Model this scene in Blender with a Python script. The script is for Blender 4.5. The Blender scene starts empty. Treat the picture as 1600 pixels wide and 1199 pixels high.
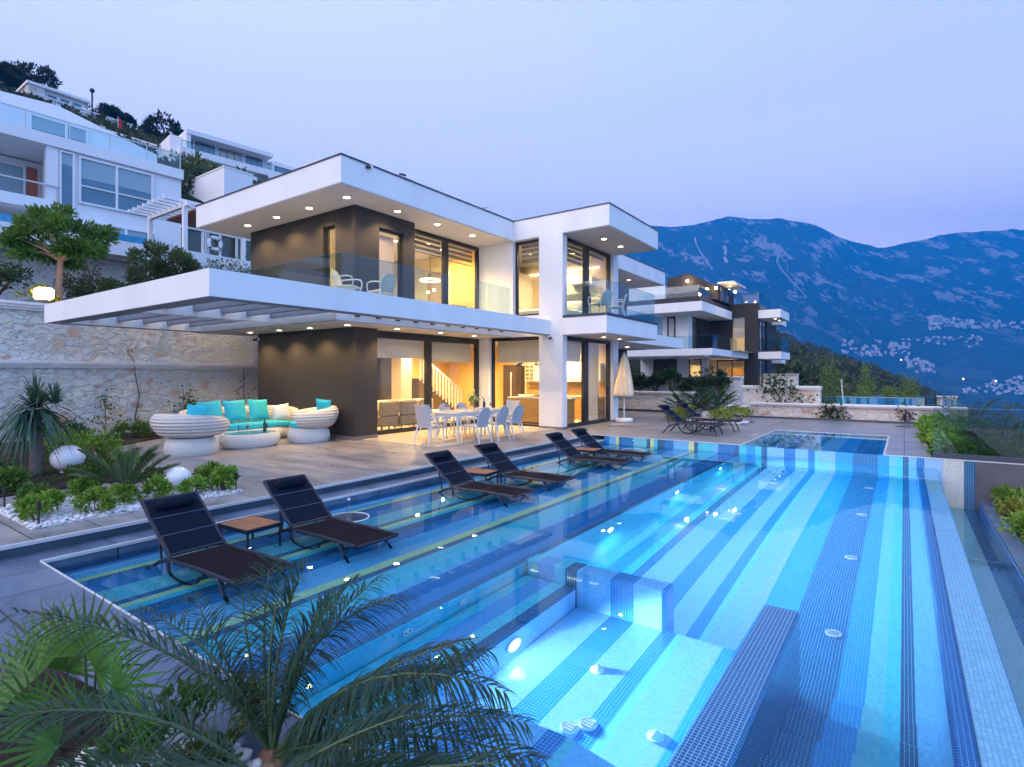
import bpy, math, random
import numpy as np
from mathutils import Vector, Matrix, noise
S = bpy.context.scene
C = S.collection
HAZE_D = 0.00040
rnd = random.Random(11)
nr = np.random.default_rng(5)
rad = math.radians
PI = math.pi

# ------------------------------------------------------------------ materials
MATS = {}
def _new(name):
    m = bpy.data.materials.new(name); m.use_nodes = True
    nt = m.node_tree; nt.nodes.clear()
    return m, nt, nt.nodes, nt.links
def N(nt, t, **k):
    n = nt.nodes.new(t)
    for a, b in k.items():
        if a in n.inputs: n.inputs[a].default_value = b
        else: setattr(n, a, b)
    return n
def c4(c): return (c[0], c[1], c[2], 1)
def math_(nt, op, a, b=None, c=None):
    n = nt.nodes.new('ShaderNodeMath'); n.operation = op
    for i, v in enumerate((a, b, c)):
        if v is None: continue
        if isinstance(v, (int, float)): n.inputs[i].default_value = v
        else: nt.links.new(v, n.inputs[i])
    return n.outputs[0]
def mixc(nt, f, a, b, mode='MIX'):
    n = nt.nodes.new('ShaderNodeMix'); n.data_type = 'RGBA'; n.blend_type = mode
    for s, v in ((n.inputs[0], f), (n.inputs[6], a), (n.inputs[7], b)):
        if isinstance(v, (int, float)): s.default_value = v
        elif isinstance(v, (tuple, list)): s.default_value = c4(v)
        else: nt.links.new(v, s)
    return n.outputs[2]
def ramp(nt, fac, stops, interp='LINEAR'):
    n = nt.nodes.new('ShaderNodeValToRGB'); cr = n.color_ramp; cr.interpolation = interp
    while len(cr.elements) < len(stops): cr.elements.new(0.5)
    while len(cr.elements) > len(stops): cr.elements.remove(cr.elements[-1])
    for e, (p, c) in zip(cr.elements, stops):
        e.position = p; e.color = c4(c)
    nt.links.new(fac, n.inputs[0]); return n.outputs[0]
def pos(nt): return N(nt, 'ShaderNodeNewGeometry').outputs['Position']
def objc(nt): return N(nt, 'ShaderNodeTexCoord').outputs['Object']
def tex_noise(nt, v, scale, detail=4, rough=.55, stretch=None):
    n = N(nt, 'ShaderNodeTexNoise', Scale=scale, Detail=detail, Roughness=rough)
    if stretch:
        mp = N(nt, 'ShaderNodeMapping'); mp.inputs['Scale'].default_value = stretch
        nt.links.new(v, mp.inputs[0]); v = mp.outputs[0]
    nt.links.new(v, n.inputs['Vector']); return n.outputs[0]
def finish(m, nt, col, rough=.5, metal=0., bump=None, bstr=.3, bdist=.02, spec=.5, trans=0., sub=None, coat=0.):
    p = N(nt, 'ShaderNodeBsdfPrincipled'); o = N(nt, 'ShaderNodeOutputMaterial')
    for k, v in (('Base Color', col), ('Roughness', rough), ('Metallic', metal)):
        if isinstance(v, (int, float)): p.inputs[k].default_value = v
        elif isinstance(v, (tuple, list)): p.inputs[k].default_value = c4(v)
        else: nt.links.new(v, p.inputs[k])
    p.inputs['Specular IOR Level'].default_value = spec
    if coat: p.inputs['Coat Weight'].default_value = coat
    if bump is not None:
        b = N(nt, 'ShaderNodeBump', Strength=bstr, Distance=bdist)
        nt.links.new(bump, b.inputs['Height']); nt.links.new(b.outputs[0], p.inputs['Normal'])
    nt.links.new(p.outputs[0], o.inputs[0]); return m
def pm(name, col, rough=.5, metal=0., var=.12, scale=3., bump=0., bscale=60., spec=.5, stretch=None, dist=.004):
    """painted / solid material with a little mottling and surface grain"""
    if name in MATS: return MATS[name]
    m, nt, ns, ln = _new(name)
    v = objc(nt)
    f = tex_noise(nt, v, scale, 5, .6, stretch)
    lo = tuple(max(0, x*(1-var)) for x in col); hi = tuple(min(1, x*(1+var)) for x in col)
    cc = ramp(nt, f, [(.3, lo), (.7, hi)])
    rr = math_(nt, 'MULTIPLY_ADD', f, .2, rough-.1)
    b = tex_noise(nt, v, bscale, 3) if bump else None
    MATS[name] = finish(m, nt, cc, rr, metal, b, bump, dist, spec); return m
def leafmat(name, cols, rough=.45, tr=.25):
    if name in MATS: return MATS[name]
    m, nt, ns, ln = _new(name)
    g = N(nt, 'ShaderNodeNewGeometry')
    k = len(cols)
    cc = ramp(nt, g.outputs['Random Per Island'], [(i/(k-1), tuple(q*.85 for q in c)) for i, c in enumerate(cols)])
    big = tex_noise(nt, pos(nt), 1.1, 3, .6); hsv = N(nt, 'ShaderNodeHueSaturation'); ln.new(cc, hsv.inputs['Color'])
    ln.new(math_(nt, 'MULTIPLY_ADD', big, 1.5, .25), hsv.inputs['Value']); ln.new(math_(nt, 'MULTIPLY_ADD', big, .06, .47), hsv.inputs['Hue']); cc = hsv.outputs[0]
    p = N(nt, 'ShaderNodeBsdfPrincipled', Roughness=rough); p.inputs['Specular IOR Level'].default_value = .28; ln.new(cc, p.inputs['Base Color'])
    t = N(nt, 'ShaderNodeBsdfTranslucent'); ln.new(mixc(nt, .5, cc, (.35, .5, .08), 'MIX'), t.inputs[0])
    mx = N(nt, 'ShaderNodeMixShader'); mx.inputs[0].default_value = tr
    ln.new(p.outputs[0], mx.inputs[1]); ln.new(t.outputs[0], mx.inputs[2])
    o = N(nt, 'ShaderNodeOutputMaterial'); ln.new(mx.outputs[0], o.inputs[0])
    MATS[name] = m; return m
def emit(name, col, strength):
    if name in MATS: return MATS[name]
    m, nt, ns, ln = _new(name)
    e = N(nt, 'ShaderNodeEmission', Strength=strength); e.inputs[0].default_value = c4(col)
    # lamp glass: slightly uneven, brightest in the middle of the disc
    f = tex_noise(nt, objc(nt), 2., 1)
    ln.new(mixc(nt, math_(nt, 'MULTIPLY', f, .15), col, (1, 1, 1)), e.inputs[0])
    o = N(nt, 'ShaderNodeOutputMaterial'); ln.new(e.outputs[0], o.inputs[0]); MATS[name] = m; return m
def glassmat(name, tint=(.9, .96, .97), base=.05, power=4.0, gmul=.8):
    """thin pane: see-through with a mirror reflection that grows towards grazing angles"""
    if name in MATS: return MATS[name]
    m, nt, ns, ln = _new(name)
    lw = N(nt, 'ShaderNodeLayerWeight', Blend=.5)
    f = math_(nt, 'POWER', lw.outputs['Facing'], power)
    f = math_(nt, 'MULTIPLY_ADD', f, gmul, base)
    t = N(nt, 'ShaderNodeBsdfTransparent'); t.inputs[0].default_value = c4(tint)
    g = N(nt, 'ShaderNodeBsdfGlossy', Roughness=.01)
    mx = N(nt, 'ShaderNodeMixShader'); ln.new(f, mx.inputs[0]); ln.new(t.outputs[0], mx.inputs[1]); ln.new(g.outputs[0], mx.inputs[2])
    o = N(nt, 'ShaderNodeOutputMaterial'); ln.new(mx.outputs[0], o.inputs[0]); MATS[name] = m; return m

# ------------------------------------------------------------------ meshes
class MB:
    def __init__(s): s.v = []; s.f = []
    def add(s, vs, fs):
        k = len(s.v); s.v += [tuple(p) for p in vs]; s.f += [tuple(i+k for i in f) for f in fs]; return s
    def box(s, x0, x1, y0, y1, z0, z1, b=0.0):
        if x0 > x1: x0, x1 = x1, x0
        if y0 > y1: y0, y1 = y1, y0
        if z0 > z1: z0, z1 = z1, z0
        if b <= 0:
            vs = [(x, y, z) for z in (z0, z1) for y in (y0, y1) for x in (x0, x1)]
            return s.add(vs, [(0, 2, 3, 1), (4, 5, 7, 6), (0, 1, 5, 4), (2, 6, 7, 3), (0, 4, 6, 2), (1, 3, 7, 5)])
        # chamfered box
        vs = []; idx = {}
        for ix, x in enumerate((x0, x1)):
            for iy, y in enumerate((y0, y1)):
                for iz, z in enumerate((z0, z1)):
                    sx = b if ix == 0 else -b; sy = b if iy == 0 else -b; sz = b if iz == 0 else -b
                    for a, p in (('x', (x, y+sy, z+sz)), ('y', (x+sx, y, z+sz)), ('z', (x+sx, y+sy, z))):
                        idx[(ix, iy, iz, a)] = len(vs); vs.append(p)
        fs = []
        I = lambda *k: idx[k]
        fs += [(I(0,0,0,'x'), I(0,0,1,'x'), I(0,1,1,'x'), I(0,1,0,'x')), (I(1,0,0,'x'), I(1,1,0,'x'), I(1,1,1,'x'), I(1,0,1,'x'))]
        fs += [(I(0,0,0,'y'), I(1,0,0,'y'), I(1,0,1,'y'), I(0,0,1,'y')), (I(0,1,0,'y'), I(0,1,1,'y'), I(1,1,1,'y'), I(1,1,0,'y'))]
        fs += [(I(0,0,0,'z'), I(0,1,0,'z'), I(1,1,0,'z'), I(1,0,0,'z')), (I(0,0,1,'z'), I(1,0,1,'z'), I(1,1,1,'z'), I(0,1,1,'z'))]
        for a in (0, 1):
            for c in (0, 1):
                fs.append((I(0,a,c,'y'), I(0,a,c,'z'), I(1,a,c,'z'), I(1,a,c,'y')))
                fs.append((I(a,0,c,'x'), I(a,0,c,'z'), I(a,1,c,'z'), I(a,1,c,'x')))
                fs.append((I(a,c,0,'x'), I(a,c,0,'y'), I(a,c,1,'y'), I(a,c,1,'x')))
                for d in (0, 1): fs.append((I(a,c,d,'x'), I(a,c,d,'y'), I(a,c,d,'z')))
        return s.add(vs, fs)
    def quad(s, *p): return s.add(p, [tuple(range(len(p)))])
    def prism(s, poly, z0, z1):
        n = len(poly)
        vs = [(x, y, z0) for x, y in poly]+[(x, y, z1) for x, y in poly]
        fs = [tuple(range(n))[::-1], tuple(range(n, 2*n))]+[(i, (i+1) % n, n+(i+1) % n, n+i) for i in range(n)]
        return s.add(vs, fs)
    def tube(s, pts, r, n=8, cap=True):
        pts = [Vector(p) for p in pts]; k = len(pts)
        rs = [r]*k if isinstance(r, (int, float)) else r
        vs = []; up = None
        for i, p in enumerate(pts):
            t = (pts[min(i+1, k-1)]-pts[max(i-1, 0)])
            if t.length < 1e-9: t = Vector((0, 0, 1))
            t.normalize()
            if up is None:
                up = Vector((0, 0, 1)) if abs(t.z) < .9 else Vector((1, 0, 0))
            a = t.cross(up)
            if a.length < 1e-6: a = t.cross(Vector((0, 1, 0)))
            a.normalize(); bb = a.cross(t).normalized(); up = bb
            for j in range(n):
                q = 2*PI*j/n; vs.append(p+(a*math.cos(q)+bb*math.sin(q))*rs[i])
        fs = [(i*n+j, i*n+(j+1) % n, (i+1)*n+(j+1) % n, (i+1)*n+j) for i in range(k-1) for j in range(n)]
        if cap: fs += [tuple(range(n))[::-1], tuple(range((k-1)*n, k*n))]
        return s.add(vs, fs)
    def lathe(s, prof, c=(0, 0), n=24, fn=None, cap=True):
        vs = []
        for i, (r, z) in enumerate(prof):
            for j in range(n):
                a = 2*PI*j/n; rr = r*(fn(a, z) if fn else 1)
                vs.append((c[0]+rr*math.cos(a), c[1]+rr*math.sin(a), z))
        k = len(prof)
        fs = [(i*n+j, i*n+(j+1) % n, (i+1)*n+(j+1) % n, (i+1)*n+j) for i in range(k-1) for j in range(n)]
        if cap: fs += [tuple(range(n))[::-1], tuple(range((k-1)*n, k*n))]
        return s.add(vs, fs)
    def ball(s, c, r, n=16, sz=None):
        sx, sy, sz_ = (r, r, r) if sz is None else sz
        m = n//2; vs = []
        for i in range(1, m):
            th = PI*i/m
            for j in range(n):
                a = 2*PI*j/n
                vs.append((c[0]+sx*math.sin(th)*math.cos(a), c[1]+sy*math.sin(th)*math.sin(a), c[2]+sz_*math.cos(th)))
        fs = [(i*n+j, (i+1)*n+j, (i+1)*n+(j+1) % n, i*n+(j+1) % n) for i in range(m-2) for j in range(n)]
        t = len(vs); vs += [(c[0], c[1], c[2]+sz_), (c[0], c[1], c[2]-sz_)]
        fs += [(t, j, (j+1) % n) for j in range(n)]+[(t+1, (m-2)*n+(j+1) % n, (m-2)*n+j) for j in range(n)]
        return s.add(vs, fs)
    def build(s, name, mat, parent=None, smooth=False, loc=True):
        return mk(name, s.v, s.f, mat, parent, smooth, loc)

def rootloc(p):
    while p.parent is not None: p = p.parent
    return p.location
def mk(name, V, F, mat, parent=None, smooth=False, loc=True):
    """links one mesh; with a parent the vertices are given in world space and stored relative to the thing's base"""
    me = bpy.data.meshes.new(name)
    if parent is not None and loc:
        o = rootloc(parent)
        V = np.asarray(V, dtype=np.float64)-np.array(o)
    if isinstance(V, np.ndarray) and isinstance(F, np.ndarray):
        nv, nf, k = len(V), len(F), F.shape[1]
        me.vertices.add(nv); me.vertices.foreach_set('co', np.ascontiguousarray(V, dtype=np.float32).ravel())
        me.loops.add(nf*k); me.loops.foreach_set('vertex_index', np.ascontiguousarray(F, dtype=np.int32).ravel())
        me.polygons.add(nf); me.polygons.foreach_set('loop_start', np.arange(0, nf*k, k, dtype=np.int32))
        me.update(calc_edges=True)
    else:
        me.from_pydata([tuple(map(float, p)) for p in V], [], [tuple(int(i) for i in f) for f in F]); me.update()
    if smooth:
        me.polygons.foreach_set('use_smooth', np.ones(len(me.polygons), dtype=bool))
        try: me.set_sharp_from_angle(angle=rad(42))
        except Exception: pass
    if mat: me.materials.append(mat)
    ob = bpy.data.objects.new(name, me); C.objects.link(ob)
    if parent is not None: ob.parent = parent
    return ob
def tag(o, label=None, cat=None, group=None, kind=None):
    if label: o['label'] = label
    if cat: o['category'] = cat
    if group: o['group'] = group
    if kind: o['kind'] = kind
    return o
def thing(name, label, cat, loc=(0, 0, 0), rz=0, group=None):
    o = bpy.data.objects.new(name, None); o.empty_display_size = .2; C.objects.link(o)
    o.location = loc; o.rotation_euler = (0, 0, rz)
    return tag(o, label, cat, group)
def struct(name, mb, mat, smooth=False, label=None):
    return tag(mb.build(name, mat, None, smooth), label, None, None, 'structure')
def bx(name, mat, parent, *a, b=0.0): return MB().box(*a, b=b).build(name, mat, parent)
def dup(o, loc=None, rz=None, label=None, parent=None):
    c = o.copy(); C.objects.link(c)
    if parent is not None: c.parent = parent
    if loc is not None: c.location = loc
    if rz is not None: c.rotation_euler = (0, 0, rz)
    if label: c['label'] = label
    for ch in list(o.children): dup(ch, parent=c)
    return c

# ------------------------------------------------------------------ foliage
def unit(a): return a/np.maximum(np.linalg.norm(a, axis=-1, keepdims=True), 1e-9)
def leaf_arrays(P, D, L, Wd, fold=.25):
    """diamond leaves at P pointing along D"""
    n = len(P); D = unit(D); r = unit(nr.normal(size=(n, 3)))
    sd = unit(np.cross(D, r)); up = np.cross(sd, D)
    L = np.asarray(L).reshape(-1, 1)*np.ones((n, 1)); Wd = np.asarray(Wd).reshape(-1, 1)*np.ones((n, 1))
    mid = P+D*L*.45
    V = np.stack([P, mid+sd*Wd*.5+up*Wd*fold, P+D*L, mid-sd*Wd*.5+up*Wd*fold], 1).reshape(-1, 3)
    i = np.arange(n)*4
    F = np.concatenate([np.stack([i, i+1, i+2], 1), np.stack([i, i+2, i+3], 1)])
    return V, F
def clumps(c, rx, ry, rz, ncl, nl, cr, seed, low=-1., L=.06, W=.03, updir=.35):
    """leaf clumps spread through an ellipsoid crown; gaps are left between the clumps"""
    g = np.random.default_rng(seed)
    q = unit(g.normal(size=(ncl, 3))); q[:, 2] = np.where(q[:, 2] < low, -q[:, 2]*.5, q[:, 2])
    cc = q*(g.uniform(.45, 1., (ncl, 1))**.6)
    ccw = cc*np.array([rx, ry, rz])+np.array(c)
    k = g.integers(0, ncl, nl)
    off = unit(g.normal(size=(nl, 3)))*(g.uniform(0, 1, (nl, 1))**.45)*cr*g.uniform(.6, 1.25, (ncl, 1))[k]
    P = ccw[k]+off*np.array([1, 1, .75])
    D = off/ cr+cc[k]*.5+np.array([0, 0, updir])+g.normal(size=(nl, 3))*.45
    return leaf_arrays(P, D, g.uniform(.7, 1.3, nl)*L, g.uniform(.7, 1.3, nl)*W), ccw
def strip(paths, widths, nrm=None):
    """ribbons: paths (n,k,3), widths (n,k)"""
    n, k, _ = paths.shape
    T = np.gradient(paths, axis=1); T = unit(T)
    if nrm is None: nrm = np.array([0, 0, 1.])
    sd = unit(np.cross(T, np.broadcast_to(nrm, T.shape)+1e-4))
    A = paths+sd*widths[..., None]*.5; B = paths-sd*widths[..., None]*.5
    V = np.stack([A, B], 2).reshape(-1, 3)
    base = (np.arange(n)*k*2)[:, None]+np.arange(k-1)[None]*2
    base = base.ravel()
    F = np.stack([base, base+1, base+3, base+2], 1)
    return V, F
def cat(lst):
    V = []; F = []; o = 0
    for v, f in lst:
        V.append(v); F.append(f+o); o += len(v)
    return np.concatenate(V), np.concatenate(F)
def bez(p0, p1, p2, n):
    t = np.linspace(0, 1, n)[:, None]
    p0, p1, p2 = map(np.asarray, (p0, p1, p2))
    return (1-t)**2*p0+2*t*(1-t)*p1+t*t*p2
# ------------------------------------------------------------------ render, camera, sky, sun
S.render.engine = 'CYCLES'
S.cycles.use_denoising = True
try: S.cycles.denoiser = 'OPENIMAGEDENOISE'
except Exception: pass
S.cycles.max_bounces = 8; S.cycles.diffuse_bounces = 3; S.cycles.glossy_bounces = 4
S.cycles.transmission_bounces = 6; S.cycles.transparent_max_bounces = 20; S.cycles.volume_bounces = 0
S.cycles.sample_clamp_indirect = 6.; S.cycles.blur_glossy = .6
S.cycles.use_light_tree = True
S.view_settings.view_transform = 'Standard'; S.view_settings.look = 'None'
S.view_settings.exposure = 0.5; S.view_settings.gamma = 1.0
S.render.resolution_x = 1024; S.render.resolution_y = 767

CAMZ = 1.70
YAW = math.atan(613/864.8); SN, CN = math.sin(YAW), math.cos(YAW)
cam = bpy.data.cameras.new('camera'); co = bpy.data.objects.new('camera', cam); C.objects.link(co)
cam.sensor_width = 36; cam.lens = 36*864.8/1600; cam.shift_y = -13.5/1600
cam.clip_start = .05; cam.clip_end = 20000
co.location = (0, 0, CAMZ); co.rotation_euler = (PI/2, 0, YAW)
cam.dof.use_dof = True; cam.dof.focus_distance = 11.; cam.dof.aperture_fstop = 9.
S.camera = co

SUN_EL, SUN_AZ = rad(7), rad(200)
w = bpy.data.worlds.new('World'); S.world = w; w.use_nodes = True
nt = w.node_tree; nt.nodes.clear(); ln = nt.links
sky = N(nt, 'ShaderNodeTexSky'); sky.sky_type = 'NISHITA'; sky.sun_disc = False
sky.sun_elevation = SUN_EL; sky.sun_rotation = SUN_AZ; sky.altitude = 200; sky.ozone_density = 4.0
sky.dust_density = .6
tc = N(nt, 'ShaderNodeTexCoord'); sx = N(nt, 'ShaderNodeSeparateXYZ'); ln.new(tc.outputs['Generated'], sx.inputs[0])
# dusk sky: lavender at the horizon, pale blue above, the afterglow behind the camera (over the sea) brighter and pinker
el = ramp(nt, sx.outputs[2], [(0., (1.85, 1.72, 2.3)), (.16, (1.66, 1.58, 2.15)), (.28, (1.35, 1.34, 1.95)), (.42, (.86, .96, 1.50)), (.6, (.68, .84, 1.34)), (1., (.60, .84, 1.28))])
gl = math_(nt, 'MULTIPLY_ADD', sx.outputs[1], -.5, .5)
gl2 = math_(nt, 'MULTIPLY', math_(nt, 'POWER', gl, 2.2), .75)
dusk = mixc(nt, gl2, el, (1.55, 1.42, 1.70))
cl = tex_noise(nt, tc.outputs['Generated'], 1.6, 3, .5, (1, 1, 3.))
dusk = mixc(nt, math_(nt, 'MULTIPLY', cl, .16), dusk, (1.25, 1.15, 1.5))
lf = math_(nt, 'MULTIPLY_ADD', sx.outputs[0], -.62, .02)   # a touch brighter towards the west slope
lf = math_(nt, 'MAXIMUM', lf, 0.)
dusk = mixc(nt, lf, dusk, (1.2, 1.2, 1.5))
rt = math_(nt, 'MAXIMUM', math_(nt, 'MULTIPLY_ADD', sx.outputs[0], 1.3, -.25), 0.)   # open sea to the right: deeper blue
dusk = mixc(nt, math_(nt, 'MINIMUM', rt, .92), dusk, (.42, .82, 1.60))
sea = math_(nt, 'LESS_THAN', sx.outputs[2], -.015)                                   # below the horizon: dark sea and land
dusk = mixc(nt, sea, dusk, (.10, .16, .30))
bg1 = N(nt, 'ShaderNodeBackground', Strength=.05); ln.new(sky.outputs[0], bg1.inputs[0])
bg2 = N(nt, 'ShaderNodeBackground', Strength=1.0); ln.new(dusk, bg2.inputs[0])
mxw = N(nt, 'ShaderNodeMixShader'); mxw.inputs[0].default_value = .9
ln.new(bg1.outputs[0], mxw.inputs[1]); ln.new(bg2.outputs[0], mxw.inputs[2])
ow = N(nt, 'ShaderNodeOutputWorld'); ln.new(mxw.outputs[0], ow.inputs[0])

sl = bpy.data.lights.new('sun', 'SUN'); sl.energy = .8; sl.angle = rad(40); sl.color = (1., .86, .86)
so = bpy.data.objects.new('sun', sl); C.objects.link(so)
sd = Vector((math.sin(SUN_AZ)*math.cos(rad(28)), math.cos(SUN_AZ)*math.cos(rad(28)), math.sin(rad(28))))
so.rotation_euler = sd.to_track_quat('Z', 'Y').to_euler(); so.location = (0, -20, 40)

# ------------------------------------------------------------------ ground, hillside, mountain
def plane_z(x): return np.where(x < 0, -4.4-.434*np.maximum(x, -130)+np.minimum(0, x+130)*-.02, -4.4-.6*x)
def nz(x, y, s, o=4, seed=0.): return noise.fractal(Vector((x*s+seed, y*s-seed, seed*.7)), 1.0, 2.0, o)
def terr(x, y):
    z = float(plane_z(np.float64(x)))
    d = math.hypot(x, y)
    z += nz(x, y, .03, 4)*min(3.2, max(0, (d-45)*.03))
    if -33 < x <= -18.3 and -60 < y < 22: z = 3.3+.12*(-x-18.3)+nz(x, y, .4, 3)*.15
    elif -47 < x <= -33 and -60 < y < 22: z = 7.2
    if y > 430: z -= (y-430)*.8
    if -18.4 < x < 7 and -60 < y < 24.6: z = min(z, -2.3)
    elif -19.5 < x < -3 and 24.6 <= y < 60: z = -.3
    return z
xs = sorted(set([-420, -330, -260, -210, -180, -160, -145]+[-135+i*3.5 for i in range(33)]+[-18.45, -18.35, -33.05, -32.95, -47.05, -46.95, -16, -12, -8, -5, -3.1, -2.9, 0, 3, 6.9, 7.1, 10, 14, 18, 24, 30, 38, 48, 60, 75, 95, 120, 150, 190, 240, 300, 380, 480]))
ys = sorted(set([-120, -80, -61, -59, -40, -25, -12]+[i*4 for i in range(-2, 6)]+[21.9, 22.1, 24.5, 24.7, 28, 32, 36, 40, 45, 50, 55, 59.9, 60.1, 66, 74, 84, 96, 110, 126, 144, 165, 190, 220, 255, 295, 340, 390, 430, 470, 520, 600]))
V = [(x, y, terr(x, y)) for y in ys for x in xs]; nx = len(xs)
F = [(j*nx+i, j*nx+i+1, (j+1)*nx+i+1, (j+1)*nx+i) for j in range(len(ys)-1) for i in range(nx-1)]
m, nt, ns, ln = _new('hillside_scrub')
f1 = tex_noise(nt, pos(nt), .25, 6, .62); f2 = tex_noise(nt, pos(nt), 2.2, 5, .6)
cc = ramp(nt, f1, [(.3, (.035, .05, .025)), (.5, (.07, .08, .04)), (.66, (.14, .13, .09))])
cc = mixc(nt, f2, cc, (.05, .07, .03), 'OVERLAY')
MATS['hill'] = finish(m, nt, cc, .95, 0, f2, .6, .3, .1)
hs = mk('hillside', V, F, MATS['hill'], None, True); tag(hs, None, None, None, 'structure')

RIDGE = [(500, 470), (800, 392), (963, 356), (1017, 352), (1050, 356), (1100, 347), (1140, 338), (1175, 343), (1215, 340), (1260, 350), (1300, 365), (1340, 380), (1370, 385), (1400, 385), (1450, 373), (1500, 364), (1560, 359), (1600, 357), (1700, 362), (1900, 380), (2300, 420)]
def ridge_y(px): return float(np.interp(px, [a for a, b in RIDGE], [b for a, b in RIDGE]))
D0, D1 = 620., 3200.
def wxy(px, d):
    u = (px-800)/864.8
    return (-SN+CN*u)*d, (CN+SN*u)*d
def mz(px, d):
    Rz = CAMZ+(586-ridge_y(px))/864.8*D1
    t = (d-D0)/(D1-D0); x, y = wxy(px, d)
    if t > 1: return Rz-(d-D1)*3.
    if t < 0: return -170+t*900
    g = .30*t+.70*t**2.4
    e = math.sin(PI*min(1, t))
    r = abs(noise.fractal(Vector((x*.0016, y*.0016, 3.1)), 1., 2.1, 5))
    q = noise.fractal(Vector((x*.006, y*.006, 9.)), .9, 2.1, 5)
    return -170+(Rz+170)*g-e*r*150*t+q*(14+26*e*t)
pxs = np.linspace(480, 2320, 300); ds = np.concatenate([np.linspace(560, 1200, 40), np.linspace(1220, 3200, 110), [3280, 3340, 3400]])
V = [(*wxy(p, d), mz(p, d)) for d in ds for p in pxs]; nx = len(pxs)
F = [(j*nx+i, j*nx+i+1, (j+1)*nx+i+1, (j+1)*nx+i) for j in range(len(ds)-1) for i in range(nx-1)]
m, nt, ns, ln = _new('mountain_scrub_and_rock')
p = pos(nt)
mpp = N(nt, 'ShaderNodeMapping'); mpp.inputs['Rotation'].default_value = (0, 0, -YAW); ln.new(p, mpp.inputs[0]); pr_ = mpp.outputs[0]
big = tex_noise(nt, pr_, .0022, 6, .6, (1, .3, 1)); str_ = tex_noise(nt, pr_, .03, 9, .74, (1, .2, .4))
a = tex_noise(nt, pr_, .007, 8, .62, (1, .45, 1)); b = tex_noise(nt, p, .03, 6, .65, (1, 1, .35)); d = tex_noise(nt, p, .10, 8, .72)
rock = math_(nt, 'MULTIPLY', a, math_(nt, 'MULTIPLY_ADD', str_, .6, math_(nt, 'MULTIPLY', b, .4))); rock = math_(nt, 'ADD', rock, math_(nt, 'MULTIPLY', d, .12))
base = ramp(nt, d, [(.35, (.018, .035, .02)), (.55, (.04, .06, .035)), (.75, (.09, .10, .06))])
base = mixc(nt, ramp(nt, big, [(.38, (0, 0, 0)), (.62, (1, 1, 1))]), base, (.060, .070, .055))
base = mixc(nt, ramp(nt, str_, [(.30, (1, 1, 1)), (.42, (0, 0, 0))]), base, (.008, .014, .012))  # dark gully streaks: relief shading painted into the scrub colour
rk = ramp(nt, rock, [(.345, (0, 0, 0)), (.362, (1, 1, 1))])
hz = N(nt, 'ShaderNodeSeparateXYZ'); ln.new(p, hz.inputs[0])
hi = N(nt, 'ShaderNodeMapRange'); ln.new(hz.outputs[2], hi.inputs[0]); hi.inputs[1].default_value = 60; hi.inputs[2].default_value = 420
hi.inputs[3].default_value = .15; hi.inputs[4].default_value = 1.
cc = mixc(nt, math_(nt, 'MULTIPLY', rk, hi.outputs[0]), mixc(nt, ramp(nt, d, [(.60, (0, 0, 0)), (.66, (1, 1, 1))]), base, (.17, .16, .15)), (.42, .36, .38))
MATS['mount'] = finish(m, nt, cc, .95, 0, d, .8, 6., .05)
mo = mk('mountain', V, F, MATS['mount'], None, True); tag(mo, None, None, None, 'structure')

# air between here and the mountain
m, nt, ns, ln = _new('haze_air')
v = N(nt, 'ShaderNodeVolumePrincipled', Density=HAZE_D); v.inputs['Color'].default_value = (.0, .36, 1.0, 1); v.inputs['Anisotropy'].default_value = .0
o = N(nt, 'ShaderNodeOutputMaterial'); ln.new(v.outputs[0], o.inputs['Volume'])
hz = MB().box(-3600, 3900, -160, 3420, -420, 985).build('haze', m); hz.rotation_euler = (0, 0, YAW); tag(hz, None, None, None, 'stuff')

# wood on the slope to the right: countless scrub oaks and olives reading as one mass
def scrub(name, spots, mats, seed, nl=46):
    g = np.random.default_rng(seed); out = []
    for (x, y, z, s) in spots:
        k = int(nl*g.uniform(.8, 1.2)*(2.0 if math.hypot(x, y) < 130 else 1.))
        (v, f), _ = clumps((x, y, z+s*.45), s*.62, s*.62, s*.55, 7, k, s*.34, g.integers(1e6), -.3, L=s*.30, W=s*.2)
        out.append((v, f))
    V, F = cat(out); return mk(name, V, F, mats, None)
wood_leaf = leafmat('woodland_leaf', [(.012, .025, .012), (.03, .05, .02), (.06, .08, .035), (.10, .11, .06), (.04, .055, .04), (.12, .10, .06)], .7, .1)
spots = []
g = random.Random(4)
for i in range(2300):
    px = g.uniform(1175, 1760); d = 62*(7.0**g.random())
    x, y = wxy(px, d)
    if x < -3 and y < 62: continue
    if d < 85 and px > 1420 and g.random() < .5: continue
    spots.append((x, y, terr(x, y)-.3, g.uniform(1.3, 2.6)*(1+d/420)))
wd = scrub('woodland', spots, wood_leaf, 3); tag(wd, None, None, None, 'stuff')
spots = []
for i in range(900):
    px = g.uniform(-160, 560); x = -g.uniform(48, 132); u = (px-800)/864.8
    d = x/(-SN+CN*u); y = (CN+SN*u)*d
    if y > 160: continue
    spots.append((x, y, terr(x, y)-.3, g.uniform(.8, 2.2)))
wd = scrub('hill_scrub', spots, wood_leaf, 8, 40); tag(wd, None, None, None, 'stuff')

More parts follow.
